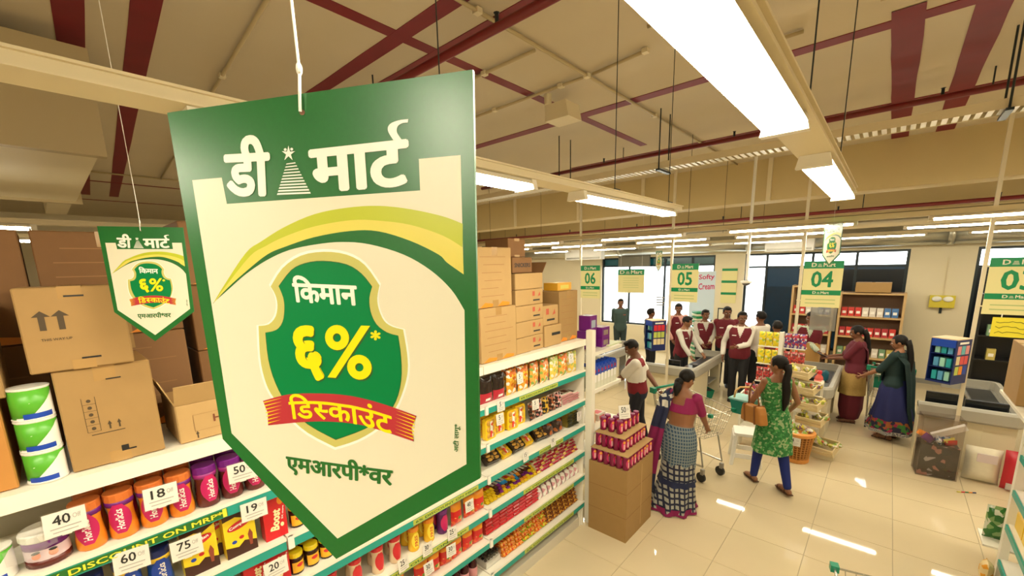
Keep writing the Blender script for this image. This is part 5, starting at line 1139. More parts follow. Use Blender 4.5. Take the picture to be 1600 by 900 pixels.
TI = ((.0, .41, .57, 6, 8, 'lowest'), (.04, .33, .50, 5, 7, 'middle'), (.08, .25, .42, 3, 5, 'top'))
for t, (off, wx, wy, nx, ny, nm) in enumerate(TI):
    x0 = .293-wx/2-.03*t; y0 = .605-wy/2+.03*t
    for i in range(nx):
        for j in range(ny):
            if (i >= nx-2 or j < 2) : BP.put((x0+.036+i*(wx-.072)/(nx-1), y0+.036+j*(wy-.072)/(ny-1), z+.001), random.uniform(-.9, .2), 'wine red drink tin on the %s tier of the plinth' % nm, 'drink tins, %s tier' % nm)
    z += .132
    if t < 2:
        wx2, wy2 = TI[t+1][1]+.03, TI[t+1][2]+.03
        MB().box((-wx/2+.01, -wy/2+.01, 0), (wx/2-.005, wy/2-.005, .006)).build('card_sheet', CARDL, None, (.293-.03*t, .605+.03*t, z), label='cardboard sheet laid over the %s tier of tins' % nm, cat='cardboard sheet'); z += .007
o = price_card('50', .12, .13); o.location = (.34, .56, z+.004); o.rotation_euler = (0, -.2, -.6); o['label'] = 'large white fifty off card on the top tier of tins'
gift('orange printed pack on the low rack shelf behind the tins', .58, -.05, 1.0, .08, .05, .12, ORANGE, YEL); gift('pale pack on the low rack shelf behind the tins', .75, -.08, 1.0, .16, .12, .07, mat('pale_pack', (.62, .52, .42), .4), RED)
# ================================================================ checkout counters
RIM = mat('grey_counter_rim', (.40, .38, .32), .4); BED = mat('counter_steel', (.42, .41, .38), .25, metal=.6); PANEL = mat('counter_panel', (.74, .66, .46), .5)
def make_counter():
    o = thing('checkout_counter', 'x', 'counter')
    MB().box((.60, .06, 0), (.87, .85, .68)).build('cabinet', PANEL, o); MB().box((.70, 1.55, 0), (.86, 1.70, .68)).build('leg_panel', PANEL, o)
    MB().box((.05, .05, .0), (.598, .09, .68)).build('front_panel', PANEL, o); MB().box((.04, .092, 0), (.12, .60, .68)).build('leg_panel', PANEL, o)
    MB().box((.62, .852, .10), (.68, 1.548, .66)).build('kick_panel', GREY, o); MB().box((.50, .852, .30), (.84, 1.548, .32)).build('under_shelf', GREY, o)
    MB().box((.54, .03, .682), (.87, 1.72, .71)).build('worktop', BED, o); MB().box((.03, .03, .682), (.538, .48, .71)).build('worktop', BED, o)
    MB().box((.57, .75, .71), (.82, 1.60, .718)).build('belt', BLACK, o)
    # bumper: rounded section swept round the outside
    path = [(.02, .0)]+[(.0+.70, .0)]+[(.80+.10*math.sin(a), .10-.10*math.cos(a)) for a in (0, .4, .8, 1.2, PI/2)]+[(.90, 1.65)]+[(.80+.10*math.cos(a), 1.65+.10*math.sin(a)) for a in (.4, .8, 1.2, PI/2)]+[(.34, 1.75)]
    sec = [(-.035, .66), (.012, .645), (.03, .67), (.03, .79), (.012, .82), (-.035, .82)]
    vs, fs = [], []; n = len(path); m = len(sec)
    for i, p in enumerate(path):
        a, b = Vector(path[max(0, i-1)]), Vector(path[min(n-1, i+1)]); t = (b-a).normalized(); nr = Vector((t.y, -t.x))
        for q, z in sec: vs.append((p[0]+nr.x*q, p[1]+nr.y*q, z))
    for i in range(n-1):
        for j in range(m): fs.append((i*m+j, (i+1)*m+j, (i+1)*m+(j+1) % m, i*m+(j+1) % m))
    fs += [tuple(range(m)), tuple((n-1)*m+j for j in reversed(range(m)))]
    MB().add(vs, fs).build('bumper_rim', RIM, o); return o
KC = Proto(make_counter())
KC.put((-1.1, 4.2, 0), 0, 'grey rimmed checkout counter under board five'); KC.put((.77, 4.2, 0), 0, 'grey rimmed checkout counter under board four'); KC.put((2.55, 4.2, 0), 0, 'grey rimmed checkout counter under board three'); KC.put((-2.92, 4.2, 0), 0, 'grey rimmed checkout counter under board six')
def till(loc, rz, label, w=.26, h=.17):
    o = thing('till_monitor', label, 'monitor', loc, rz); MB().box((-w/2, -.02, .02), (w/2, .02, .02+h)).build('screen_case', BLACK, o); MB().box((-w/2+.012, -.0215, .032), (w/2-.012, -.02, .008+h)).build('screen', mat('dark_screen', (.01, .012, .015), .15), o); MB().box((-.06, -.05, 0), (.06, .05, .02)).build('base', BLACK, o)
till((-.62, 4.33, .711), .05, 'black till monitor on the counter under board five'); till((1.10, 4.40, .711), -.1, 'black till monitor beside the pink bottle'); till((2.78, 4.36, .711), .0, 'black till monitor behind the clear bin', .3, .2); till((3.155, 4.35, .711), 0, 'wide black till unit beside the counter pole', .36, .16)
def keypad(loc, label):
    o = thing('card_reader', label, 'card reader', loc, .3); MB().box((-.05, -.07, 0), (.05, .07, .035)).build('case', BLACK, o); MB().box((-.035, .015, .035), (.035, .055, .037)).build('screen', GREY, o)
keypad((-.40, 4.85, .712), 'dark card reader on the counter under board five')
keypad((-2.3, 4.7, .719), 'dark card reader near the board six pole')
pb = bottle('drink_bottle', mat('pink_drink', (.75, .13, .10), .2), RED, mat('pink_bottle_label', (.80, .25, .18), .3), .30, .055); pb['label'] = 'pink drink bottle standing on the counter under board four'; pb.location = (1.50, 4.40, .712)
bag = thing('carry_bag', 'black carry bag on the counter under board four', 'bag', (1.33, 4.56, .719)); MB().box((-.11, -.05, 0), (.11, .05, .15)).build('bag_body', BLACK, bag); MB().tube([(-.06, 0, .15), (-.05, 0, .22), (.05, 0, .22), (.06, 0, .15)], .006, 6).build('handle', BLACK, bag)
tb_ = pouch('teal_bag', .2, .16, .1, [mat('teal_bag_cloth', (.01, .12, .17), .5)], 'bag'); tb_['label'] = 'teal soft bag on the counter near the phone woman'; tb_.location = (1.52, 5.05, .72)
gb = thing('floor_basket', 'green shopping basket pushed under the counter', 'basket', (-.36, 5.33, 0)); MB().lathe([(.15, 0), (.19, .16), (.2, .165), (.185, .16), (.145, .008)], 4).build('basket_body', DTEAL, gb)
for q in range(3): MB().ball((-.05+.06*q, .02*q, .13), (.05, .06, .05), 8, 6).build('packet', (RED, ORANGE, BLACK)[q], gb)
# ---------------------------------------------------------------- poles with number boards
BOARD = mat('pale_board', (.80, .74, .36), .5); BGREEN = mat('board_green', (.0, .26, .09), .4); POLE = mat('pole_paint', (.74, .66, .48), .45)
def mart(c, w, h, m, parent):
    """the store name: a letter, a little tower, a word"""
    x, y, z = c; lettering('D', m, (x-w/2, y, z-h/2), (w*.22, 0, 0), (0, 0, h), parent, .03)
    for k in range(4): MB().add([(x-w*.24+.006*k*w*2, y, z-h/2+h*.2*k), (x-w*.05-.006*k*w*2, y, z-h/2+h*.2*k), (x-w*.05-.006*k*w*2, y, z-h/2+h*.2*k+h*.09), (x-w*.24+.006*k*w*2, y, z-h/2+h*.2*k+h*.09)], [(0, 1, 2, 3)]).build('tower_bar', m, parent)
    lettering('Mart', m, (x-w*.0, y, z-h/2), (w*.5, 0, 0), (0, 0, h), parent, .03)
WORDS = {'03': 'three', '04': 'four', '05': 'five', '06': 'six'}
def pole(x, num, w=.43, sheet=False):
    o = thing('checkout_pole', 'cream checkout pole carrying the number board '+WORDS[num], 'pole', (x, 4.14, 0))
    MB().box((-.018, -.018, 0), (.018, .018, CZ-.004)).build('post', POLE, o); MB().box((-.06, -.06, 0), (.06, .055, .012)).build('foot_plate', POLE, o)
    for z in (2.05, 2.5): MB().box((-.022, -.03, z), (.06, -.018, z+.015)).build('bracket', POLE, o)
    b = thing('number_board', 'pale green checkout board numbered '+WORDS[num], 'sign', (x+.03+w/2, 4.10, 1.97))
    MB().box((-w/2, -.004, 0), (w/2, .004, .63)).build('board', BOARD, b); MB().box((-w/2, -.0055, .53), (w/2, -.004, .63)).build('green_band', BGREEN, b); MB().box((-w/2, -.0055, .17), (w/2, -.004, .235)).build('green_band', BGREEN, b)
    lettering(num, BGREEN, (-w*.28, -.0062, .275), (w*.56, 0, 0), (0, 0, .22), b, .025, name='number')
    mart((0, -.0066, .58), w*.6, .055, CREAMP, b); mart((0, -.0066, .2025), w*.42, .035, CREAMP, b)
    for q in range(2): MB().box((-w*.38, -.005, .10-.05*q), (w*.38, -.0042, .112-.05*q)).build('faint_line', mat('faint_green_print', (.45, .55, .22), .5), b)
    if sheet: MB().box((-w*.2, -.002, -.32), (w*.46, .002, -.005)).build('clear_sheet', clear('milky_sheet', (.75, .78, .8), .6, .3), b)
pole(-2.46, '06'); pole(-.655, '05'); pole(1.185, '04', .44, True); pole(2.915, '03', .46)
cp = thing('camera_pole', 'white ceiling pole with dome camera at its end', 'camera', (.50, 4.14, 2.26)); MB().tube([(0, 0, .04), (0, 0, CZ-2.26-.004)], .022, 10).build('post', PLASTW, cp); MB().lathe([(.07, .03), (.08, .04), (.08, .065), (.03, .07)], 16).build('dome_base', PLASTW, cp); MB().ball((0, 0, .035), (.06, .06, .045), 14, 8).build('dome', mat('smoked_dome', (.12, .12, .12), .1), cp, smooth=True)
p0, p1 = at(966, 421, 'y', 6.4), at(1006, 458, 'y', 6.4)
b = thing('store_board', 'square pale store board hanging before the bright windows', 'sign', ((p0.x+p1.x)/2, 6.4, p1.z)); w_, h_ = p1.x-p0.x, p0.z-p1.z
MB().box((-w_/2, -.004, 0), (w_/2, .004, h_)).build('board', BOARD, b); MB().box((-w_/2, -.0055, h_*.76), (w_/2, -.004, h_)).build('green_band', BGREEN, b); mart((0, -.0065, h_*.88), w_*.85, h_*.15, CREAMP, b)
for q in range(5): MB().box((-w_*.3, -.005, h_*(.62-.1*q)), (w_*.3, -.0042, h_*(.635-.1*q))).build('faint_line', MATS['faint_green_print'], b)
for q in (-1, 1): MB().tube([(q*w_*.4, 0, h_), (q*w_*.4, 0, CZ-p1.z-.004)], .002, 5).build('wire', PLASTW, b)
nb = thing('yellow_notice', 'yellow handwritten notice hung under board three', 'notice', (3.20, 4.09, 1.72)); MB().box((-.16, -.002, 0), (.20, .002, .22)).build('paper', mat('yellow_paper', (.85, .74, .04), .6), nb); MB().box((-.10, -.001, .22), (-.09, .001, .26)).build('hanging_tab', PLASTW, nb)
for q in range(3): 
    P = [(-.13+.03*k, -.004, .17-.06*q+.014*random.uniform(-1, 1)) for k in range(11)]; MB().tube(P, .0025, 5).build('pen_stroke', DARKP, nb)
# ---------------------------------------------------------------- blue display stands on the poles
def display(x, y, z, rz, label, faces):
    o = thing('display_stand', label, 'display', (x, y, z), rz); w, d, h = .24, .26, .52
    MB().box((-w/2, -d/2, 0), (w/2, d/2, .02)).build('base', NAVY, o); MB().box((w/2-.01, -d/2, .02), (w/2, d/2, h)).build('side_panel', NAVY, o); MB().box((-w/2, d/2-.01, .02), (w/2-.01, d/2, h)).build('back_panel', NAVY, o); MB().box((-w/2, -d/2, .02), (-w/2+.01, d/2-.01, h)).build('side_panel', NAVY, o)
    MB().box((-w/2, -d/2, h), (w/2, d/2, h+.012)).build('top', mat('tan_board', (.62, .48, .30), .6), o); MB().box((-w/2+.01, -d/2, h-.09), (w/2-.01, -d/2+.008, h)).build('header', BLUE, o)
    for k in (1, 2): MB().box((-w/2+.01, -d/2+.01, .02+.16*k), (w/2-.01, d/2-.01, .026+.16*k)).build('shelf', NAVY, o)
    for k in range(3):
        for q in range(3): MB().box((-.085+.06*q, -.10, .03+.16*k), (-.04+.06*q, -.02, .135+.16*k)).build('packet', mat(['teal_packet', 'sky_packet', 'mint_packet'][(q+k) % 3], [(.02, .35, .40), (.10, .35, .60), (.30, .60, .50)][(q+k) % 3], .3), o)
    for k, row in enumerate(faces):
        for q, m in enumerate(row): MB().box((w/2, -d/2+.03+.07*q, h-.17-.12*k), (w/2+.002, -d/2+.09+.07*q, h-.07-.12*k)).build('picture', m, o)
    MB().box((w/2, -d*.3, h-.05), (w/2+.0015, d*.3, h-.025)).build('title_bar', WPAPER, o); return o
PINKP = mat('pink_picture', (.75, .30, .32), .4); GRP = mat('lime_picture', (.50, .58, .10), .4); CRP = mat('cream_picture', (.75, .62, .35), .4); TLP = mat('aqua_picture', (.15, .50, .55), .4); REDPIC = mat('red_picture', (.70, .08, .08), .4)
display(-.84, 4.02, 1.12, -.65, 'blue display stand of packets clipped to pole five', [[RED]*3, [GRP]*3, [CRP]*3])
o = display(2.74, 3.98, 1.16, -.55, 'blue display stand with pink pictures clipped to pole three', [[PINKP, TLP, PINKP], [CRP, REDPIC, REDPIC], [GRP, ORANGE, BLUE]])
# ---------------------------------------------------------------- sweet rack by pole 04
rk = thing('sweet_rack', 'white slanting sweet rack standing by pole four', 'rack', (1.07, 3.87, 0))
MB().box((-.03, -.02, 0), (.02, .02, 1.62)).build('post', WHITE, rk); MB().box((-.02, .02, .55), (.0, .20, 1.60)).build('side_board', WHITE, rk); MB().box((-.03, .20, 0), (.02, .23, 1.50)).build('post', WHITE, rk)
for z in (.55, .85, 1.12, 1.38):
    MB().box((-.30, .02, z), (-.03, .20, z+.012)).build('shelf', WHITE, rk); MB().box((.02, .02, z), (.28, .20, z+.012)).build('shelf', WHITE, rk)
RK = [Proto(pouch('sweet_packet', .085, .21, .05, [m_], 'packet')) for m_ in (print_cloth('yellow_sweet_art', [(0, (.85, .68, .03)), (.7, (.80, .75, .40)), (.88, (.40, .50, .05))], 30, .25), print_cloth('green_silver_art', [(0, (.30, .32, .20)), (.4, (.55, .55, .42)), (.8, (.45, .12, .10))], 40, .25), print_cloth('violet_white_art', [(0, (.12, .06, .25)), (.5, (.70, .66, .62)), (.8, (.50, .05, .08))], 40, .25), print_cloth('red_sweet_art', [(0, (.55, .06, .06)), (.6, (.70, .45, .40)), (.85, (.2, .05, .05))], 40, .25))]
for k, z in enumerate((.564, .864, 1.134, 1.394)):
    for q in range(3):
        for sd_ in (0, 1):
            t = ((1, 3, 0, 0), (1, 1, 3, 2))[sd_][k]; RK[t].put((.82+.088*q if sd_ == 0 else 1.14+.088*q, 3.92, z), -PI/2, '%s sweet packet on the %s shelf of the sweet rack' % (['yellow', 'green and silver', 'violet and white', 'red'][t], ['lowest', 'second', 'third', 'top'][k]+(' inner' if sd_ else '')), 'rack packets %d %d' % (k, sd_))
# sloping crates of sweets and a woven basket
CRATE = mat('pale_wood_crate', (.74, .60, .34), .6)
def crate(x, y, z, label, rx=.25, art=0):
    o = thing('sweet_crate', label, 'crate', (x, y, z), -.25); o.rotation_euler = (rx, 0, -.25); w, d, h = .30, .24, .10
    MB().box((-w/2, -d/2, 0), (w/2, d/2, .01)).build('bottom', CRATE, o)
    for lo, hi in (((-w/2, -d/2, .01), (w/2, -d/2+.012, h*.42)), ((-w/2, -d/2, h*.55), (w/2, -d/2+.012, h)), ((-w/2, d/2-.012, .01), (w/2, d/2, h)), ((-w/2, -d/2+.012, .01), (-w/2+.012, d/2-.012, h)), ((w/2-.012, -d/2+.012, .01), (w/2, d/2-.012, h))): MB().box(lo, hi).build('slat', CRATE, o)
    return o
MIX = [print_cloth('mixed_sweet_%d' % i, s, 36, .25) for i, s in enumerate(([(0, (.45, .50, .06)), (.5, (.78, .70, .20)), (.8, (.70, .60, .50))], [(0, (.30, .45, .08)), (.5, (.60, .60, .40)), (.85, (.65, .15, .08))], [(0, (.25, .12, .22)), (.4, (.60, .55, .45)), (.7, (.75, .65, .10))]))]
SW = [Proto(pouch('sweet_bag', .085, .10, .05, [m_], 'packet')) for m_ in MIX]
crs = []
for i, (px, py, yq, lb) in enumerate(((1250, 585, 3.74, 'topmost'), (1257, 610, 3.66, 'second'), (1263, 634, 3.58, 'third'), (1268, 658, 3.60, 'fourth'))):
    p = at(px, py, 'y', yq); crate(p.x, yq, p.z, lb+' pale crate of sweet bags sloping beside the counter')
    for q in range(5): SW[(q+i) % 3].put((p.x-.10+.05*q, yq-.04+.05*(q % 2), p.z+.065), (-1.1, .2*q, 1.3*q), 'crumpled sweet bag lying in the '+lb+' pale crate', lb+' crate sweet bags')
st = thing('crate_stand', 'white stepped stand under the sloping crates', 'stand', (1.42, 3.70, 0))
for x in (-.12, .16): MB().box((x, .125, 0), (x+.03, .155, 1.0)).build('post', WHITE, st)
for z, y_ in ((1.00, .02), (.80, -.06), (.61, -.14), (.405, -.12)): MB().box((-.12, y_, z-.03), (.19, .125, z-.015)).build('arm', WHITE, st)
WICK = mat('orange_wicker', (.60, .27, .06), .6, bump=.8, scale=90); bk = thing('woven_basket', 'tall orange woven basket of sweets with price card', 'basket', (1.44, 3.33, 0))
prof = [(.125, 0), (.13, .03), (.14, .05), (.175, .38)]
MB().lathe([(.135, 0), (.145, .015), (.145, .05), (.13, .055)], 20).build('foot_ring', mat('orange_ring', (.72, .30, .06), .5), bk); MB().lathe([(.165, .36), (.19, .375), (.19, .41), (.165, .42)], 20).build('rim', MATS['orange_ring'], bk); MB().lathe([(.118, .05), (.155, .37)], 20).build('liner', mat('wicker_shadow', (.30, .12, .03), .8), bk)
for k in range(22):
    a = 2*PI*k/22; MB().tube([(.133*math.cos(a), .133*math.sin(a), .05), (.150*math.cos(a), .150*math.sin(a), .20), (.168*math.cos(a), .168*math.sin(a), .37)], .0065, 5).build('stake', WICK, bk)
for k in range(9):
    z = .075+.032*k; r = .128+(.168-.128)*(z-.05)/.32; MB().tube([((r+(.006 if j % 2 else -.004))*math.cos(2*PI*j/44), (r+(.006 if j % 2 else -.004))*math.sin(2*PI*j/44), z) for j in range(45)], .005, 5, cap=False).build('weaver', WICK, bk)
for q in range(13):
    a = q*2.4; r = .12*math.sqrt(q/13); SW[q % 3].put((1.44+r*math.cos(a), 3.33+r*math.sin(a), .41+.02*(q % 3)), (-1.2+.3*(q % 3), .3*q, a), 'crumpled sweet bag heaped in the orange woven basket', 'sweet bags in the woven basket')
o = price_card('4', .15, .11); o['label'] = 'white 4 off card on the woven basket'; o.location = (1.44-.02, 3.33-.205, .27); o.rotation_euler = (0, 0, -PI/2-.1)
b2 = crate(1.70, 3.62, .12, 'low pale crate of sweet bags beside the woven basket', .35)
for q in range(6): SW[q % 2].put((1.62+.035*q, 3.60+.05*(q % 2), .20), (-1.0, .3*q, 1.1*q), 'sweet bag lying in the low pale crate', 'low crate sweet bags')
MB().box((-.10, -.08, 0), (.14, .1, .105)).build('crate_block', CREAM, None, (1.68, 3.64, 0), label='cream block propping up the low crate', cat='block')
# white stool and a small stand of packets before the rack
so = thing('plastic_stool', 'white plastic stool beside the woman in green', 'stool', (.93, 2.86, 0), .3); 
MB().prism([(-.13, -.15), (.13, -.15), (.15, -.13), (.15, .13), (.13, .15), (-.13, .15), (-.15, .13), (-.15, -.13)], .035, M=Matrix.Translation((0, 0, .40))).build('seat', PLASTW, so)
for sx in (-1, 1):
    for sy in (-1, 1): MB().tube([(sx*.13, sy*.13, .40), (sx*.165, sy*.165, .0)], [(.028, .02), (.024, .018)], 6).build('leg', PLASTW, so)
for s_ in (-1, 1): MB().box((-.15, s_*.15-.008, .10), (.15, s_*.15+.008, .16)).build('stretcher', PLASTW, so); MB().box((s_*.15-.008, -.15, .34), (s_*.15+.008, .15, .40)).build('apron', PLASTW, so)
ps = thing('packet_stand', 'low white stand of tall packets beyond the stool', 'stand', (.86, 3.42, 0)); MB().box((-.14, -.10, .70), (.14, .10, .72)).build('shelf', WHITE, ps); MB().box((-.14, -.10, .30), (.14, .10, .32)).build('shelf', WHITE, ps)
for sx in (-1, 1): MB().box((sx*.13-.012, -.10, 0), (sx*.13+.012, .10, .80)).build('side', WHITE, ps)
for q in range(3): RK[3 if q != 1 else 2].put((.79+.075*q, 3.42, .722), -PI/2, ['red packet at the start of the low packet stand', 'violet and white packet in the middle of the low stand', 'red packet at the end of the low packet stand'][q])
# ---------------------------------------------------------------- trolleys
def trolley():
    o = thing('shopping_trolley', 'x', 'trolley')
    A = {'tl': (-.25, .05, .96), 'tr': (.25, .05, .96), 'fl': (-.20, .86, .88), 'fr': (.20, .86, .88), 'bl': (-.20, .10, .50), 'br': (.20, .10, .50), 'gl': (-.16, .76, .55), 'gr': (.16, .76, .55)}
    V = {k: Vector(v) for k, v in A.items()}
    def net(a, b, c, d, nu, nv, name):
        m_ = MB()
        for i in range(nu+1): t = i/nu; m_.tube([V[a].lerp(V[b], t), V[d].lerp(V[c], t)], .0028, 5)
        for j in range(nv+1): t = j/nv; m_.tube([V[a].lerp(V[d], t), V[b].lerp(V[c], t)], .0034, 5)
        m_.build(name, CHROME, o, kind='stuff')
    net('tl', 'fl', 'gl', 'bl', 14, 4, 'side_net'); net('tr', 'fr', 'gr', 'br', 14, 4, 'side_net'); net('fl', 'fr', 'gr', 'gl', 8, 4, 'front_net'); net('tl', 'tr', 'br', 'bl', 8, 4, 'rear_net'); net('bl', 'gl', 'gr', 'br', 10, 7, 'bottom_net')
    MB().tube([V['tl'], V['fl'], V['fr'], V['tr']], .007, 8).build('top_rail', CHROME, o)
    MB().tube([(-.27, .0, .99), (.27, .0, .99)], .017, 10).build('handle', DTEAL, o, smooth=True)
    for q in (-1, 1):
        MB().box((q*.25-.025, -.02, .94), (q*.25+.025, .06, 1.01)).build('handle_end', DTEAL, o); MB().box((q*.20-.02, .84, .86), (q*.20+.02, .885, .90)).build('corner_cap', DTEAL, o)
        MB().tube([(q*.25, .03, .95), (q*.215, .12, .48), (q*.20, .10, .16)], .012, 8).build('rear_leg', CHROME, o); MB().tube([(q*.20, .10, .16), (q*.17, .78, .20)], .012, 8).build('base_rail', CHROME, o); MB().tube([(q*.17, .78, .20), (q*.16, .70, .55)], .010, 8).build('front_leg', CHROME, o)
        for y in (.10, .78):
            x = q*(.20 if y < .5 else .17); c_ = MB().box((x-.018, y-.02, .10), (x+.018, y+.02, .17)).build('caster_fork', GREY, o); wh = MB().tube([(x-.013, y-.015, .062), (x+.013, y-.015, .062)], .06, 14).build('wheel', BLACK, c_)
    MB().box((-.17, .07, .66), (.17, .08, .86)).build('seat_flap', DTEAL, o); return o
TRL = Proto(trolley())
TRL.put((.02, 2.39, 0), face(.90, -.36), 'shopping trolley with green handle between the polo man and sari woman')
TRL.put((2.28, 5.22, 0), 0., 'shopping trolley held by the woman in the dark teal shawl'); TRL.put((2.46, -1.0, 0), .25, 'empty shopping trolley whose green corner shows in the aisle')
# ---------------------------------------------------------------- what the woman in green carries
hb = thing('hand_basket', 'teal green hand basket carried by the woman in green', 'basket', (.95, 2.50, .79), .6); 
MB().lathe([(.13, 0), (.17, .17), (.185, .175), (.185, .195), (.165, .195), (.125, .01)], 4).build('basket_body', mat('teal_basket', (.0, .20, .16), .4), hb); MB().lathe([(.186, .178), (.192, .185), (.186, .197), (.17, .198)], 4).build('rim', mat('pale_teal', (.25, .50, .45), .4), hb)
MB().tube([(-.12, .0, .19), (-.11, 0, .28), (-.06, 0, .325), (.06, 0, .325), (.11, 0, .28), (.12, 0, .19)], .012, 8).build('handle', mat('tan_handle', (.72, .45, .16), .5), hb, smooth=True)
TAN = mat('tan_leather', (.42, .17, .025), .5, var=.1, scale=20)
p = at(1192, 640, 'y', 2.16); hg = thing('handbag', 'tan leather handbag under the arm of the woman in green', 'handbag', (1.15, 2.08, .84), face(-.62, .70)+PI/2)
hg.rotation_euler[1] = .15
bo = MB().prism([(-.20, 0), (.20, 0), (.18, .12), (.15, .20), (-.15, .20), (-.18, .12)], .10, M=Matrix.Translation((0, .05, 0)) @ Matrix.Rotation(PI/2, 4, 'X')).build('bag_body', TAN, hg); bv = bo.modifiers.new('soft', 'BEVEL'); bv.width = .022; bv.segments = 3
for x in (-.10, .10): MB().box((x-.012, -.056, .0), (x+.012, .056, .206)).build('strap_band', mat('brown_leather', (.22, .075, .015), .5), hg)
MB().tube([(-.10, 0, .20), (-.07, 0, .38), (.0, 0, .46), (.07, 0, .38), (.10, 0, .20)], .008, 8).build('shoulder_strap', MATS['brown_leather'], hg, smooth=True)
# ---------------------------------------------------------------- clear bin, sacks and pencil before counter 03
bn = thing('clear_bin', 'clear acrylic dump bin of mixed packets before board three', 'bin', (2.77, 3.93, 0), .12); CLR = clear('clear_acrylic', (.90, .88, .88), .94, .08); w, d, h = .36, .26, .74
for lo, hi in (((-w/2, -d/2, 0), (w/2, -d/2+.005, h)), ((-w/2, d/2-.005, 0), (w/2, d/2, h)), ((-w/2, -d/2+.005, 0), (-w/2+.005, d/2-.005, h)), ((w/2-.005, -d/2+.005, 0), (w/2, d/2-.005, h))): MB().box(lo, hi).build('wall_sheet', CLR, bn)
MB().box((-w/2+.006, -d/2+.006, .0), (w/2-.006, d/2-.006, .012)).build('bottom_sheet', CLR, bn); MB().box((-w/2+.012, -d/2+.012, .013), (w/2-.012, d/2-.012, .40)).build('dark_filling', print_cloth('dark_heap_art', [(0, (.035, .025, .022)), (.8, (.05, .035, .03)), (.88, (.45, .42, .40)), (.95, (.45, .2, .15))], 20, .4), bn)
for k, (x, z) in enumerate(((.03, .16), (.06, .34))): MB().ball((x, -d/2+.012, z), (.045, .006, .045), 12, 8).build('dark_disc', BLACK, bn)
BNP = [Proto(pouch('mixed_packet', .09, .11, .05, [m_], 'packet')) for m_ in (ORANGE, PURPLE, print_cloth('blue_mixed_art', [(0, (.04, .15, .35)), (.6, (.6, .6, .6))], 30, .3), MATS['red_gloss'], YEL)]
for q in range(10): BNP[q % 5].put((2.67+.05*(q % 5)+.01*(q//5), 3.88+.07*(q//5), .425+.03*(q//5)), (-1.2+.25*(q % 3), .2*q, 1.7*q), '%s packet on the heap inside the clear bin' % ['orange', 'purple', 'blue and white', 'red', 'yellow'][q % 5], ['orange', 'purple', 'blue and white', 'red', 'yellow'][q % 5]+' bin packets')
bxs = MB().box((-.16, -.02, -.035), (.16, .02, .035)).build('slim_box', WPAPER, None, (2.84, 3.89, .58), label='slim white box leaning in the clear bin', cat='box'); bxs.rotation_euler = (.3, -.55, .1)
def sack(x, y, w, h, m, label, txt=None):
    o = pouch('sack', w, h, .20, [m], 'sack', crimp=False); o['label'] = label; o.location = (x, y, 0.0); o.rotation_euler = (0, 0, -PI/2); return o
s1 = sack(3.16, 4.02, .30, .42, mat('white_sack', (.72, .66, .50), .7, var=.08, scale=20), 'white sack standing before the counter under board three'); MB().box((.09, -.06, .27), (.105, .10, .37)).build('label_paper', mat('mauve_paper', (.62, .52, .52), .6), s1)
s2 = sack(3.43, 3.96, .24, .46, mat('red_sack', (.52, .02, .035), .35), 'red sack standing beside the white sack'); MB().box((.085, -.09, .03), (.102, .09, .10)).build('label_paper', mat('grey_paper', (.55, .50, .45), .6), s2)
cy = thing('crayon', 'striped crayon lying on the floor tiles', 'crayon', (3.02, 3.56, .008), .55); 
for k, m_ in enumerate((YEL, RED, GREEN, ORANGE, NAVY)): MB().tube([(-.09+.036*k, 0, 0), (-.09+.036*(k+1), 0, 0)], .007, 8).build('barrel_band', m_, cy)
# ---------------------------------------------------------------- shelving end on the other side of the aisle
rg = thing('aisle_shelving', 'white shelving end with teal strips across the aisle', 'shelf', (3.03, 1.93, 0))
MB().box((0, -.05, 0), (.05, .02, 1.438)).build('post', WHITE, rg); MB().box((.42, -1.2, 0), (.44, .02, 1.438)).build('back_panel', BACKP, rg); 
for k in range(24): MB().box((.05, -.022, .06+.06*k), (.053, -.006, .09+.06*k)).build('slot', BLACK, rg)
for z in (.18, .50, .80, 1.10): s_ = MB().box((.01, -1.2, z-.02), (.42, -.05, z)).build('shelf_board', WHITE, rg); MB().box((-.004, -1.2, z-.05), (.008, -.06, z-.005)).build('price_strip', TEAL, s_)
for z in (.30, .78): MB().prism([(0, 0), (.30, 0), (.30, .02), (0, .10)], .02, M=Matrix(((0, 0, 1, .06), (1, 0, 0, .02), (0, 1, 0, z), (0, 0, 0, 1)))).build('bracket', WHITE, rg); MB().prism([(0, 0), (.30, 0), (.30, .02), (0, .10)], .02, M=Matrix(((0, 0, 1, .40), (1, 0, 0, .02), (0, 1, 0, z), (0, 0, 0, 1)))).build('bracket', WHITE, rg)
MB().box((-.085, .03, .21), (.42, .32, .225)).build('end_shelf', WHITE, rg)
GP = Proto(pouch('green_pouch', .11, .30, .08, [print_cloth('green_white_art', [(0, (.03, .16, .03)), (.5, (.20, .35, .12)), (.75, (.62, .66, .52))], 25, .25)], 'pouch'))
for q in range(3): GP.put((3.01 if q < 1 else 3.10+.115*q, 2.12, .226), PI/2, 'green and white pouch standing on the shelving end', 'green pouches on the shelving end')
o = pouch('orange_pouch', .13, .16, .08, [print_cloth('orange_white_art', [(0, (.80, .35, .03)), (.5, (.80, .62, .30))], 25, .25)], 'pouch'); o['label'] = 'orange pouch on the floor by the shelving end'; o.location = (2.965, 1.80, 0); o.rotation_euler = (0, 0, PI)
for q in range(3): gift('yellow boxed goods on the lower shelf across the aisle' if q == 0 else ['', 'yellow box second from the shelving post across the aisle', 'yellow box third from the shelving post across the aisle'][q], 1.74-.24*q, 3.20, .50, .22, .26, .13, mat('yellow_box', (.85, .55, .02), .35), RED)
for q in range(3): T1.put((3.12, 1.74-.14*q, .801), PI, 'red pouch on the upper shelf across the aisle', 'red pouches across the aisle')
p = at(1557, 460, 'x', 3.12)
MB().box((-.08, -1.2, 1.44), (.44, .55, 1.465)).build('top_board', WHITE, rg)
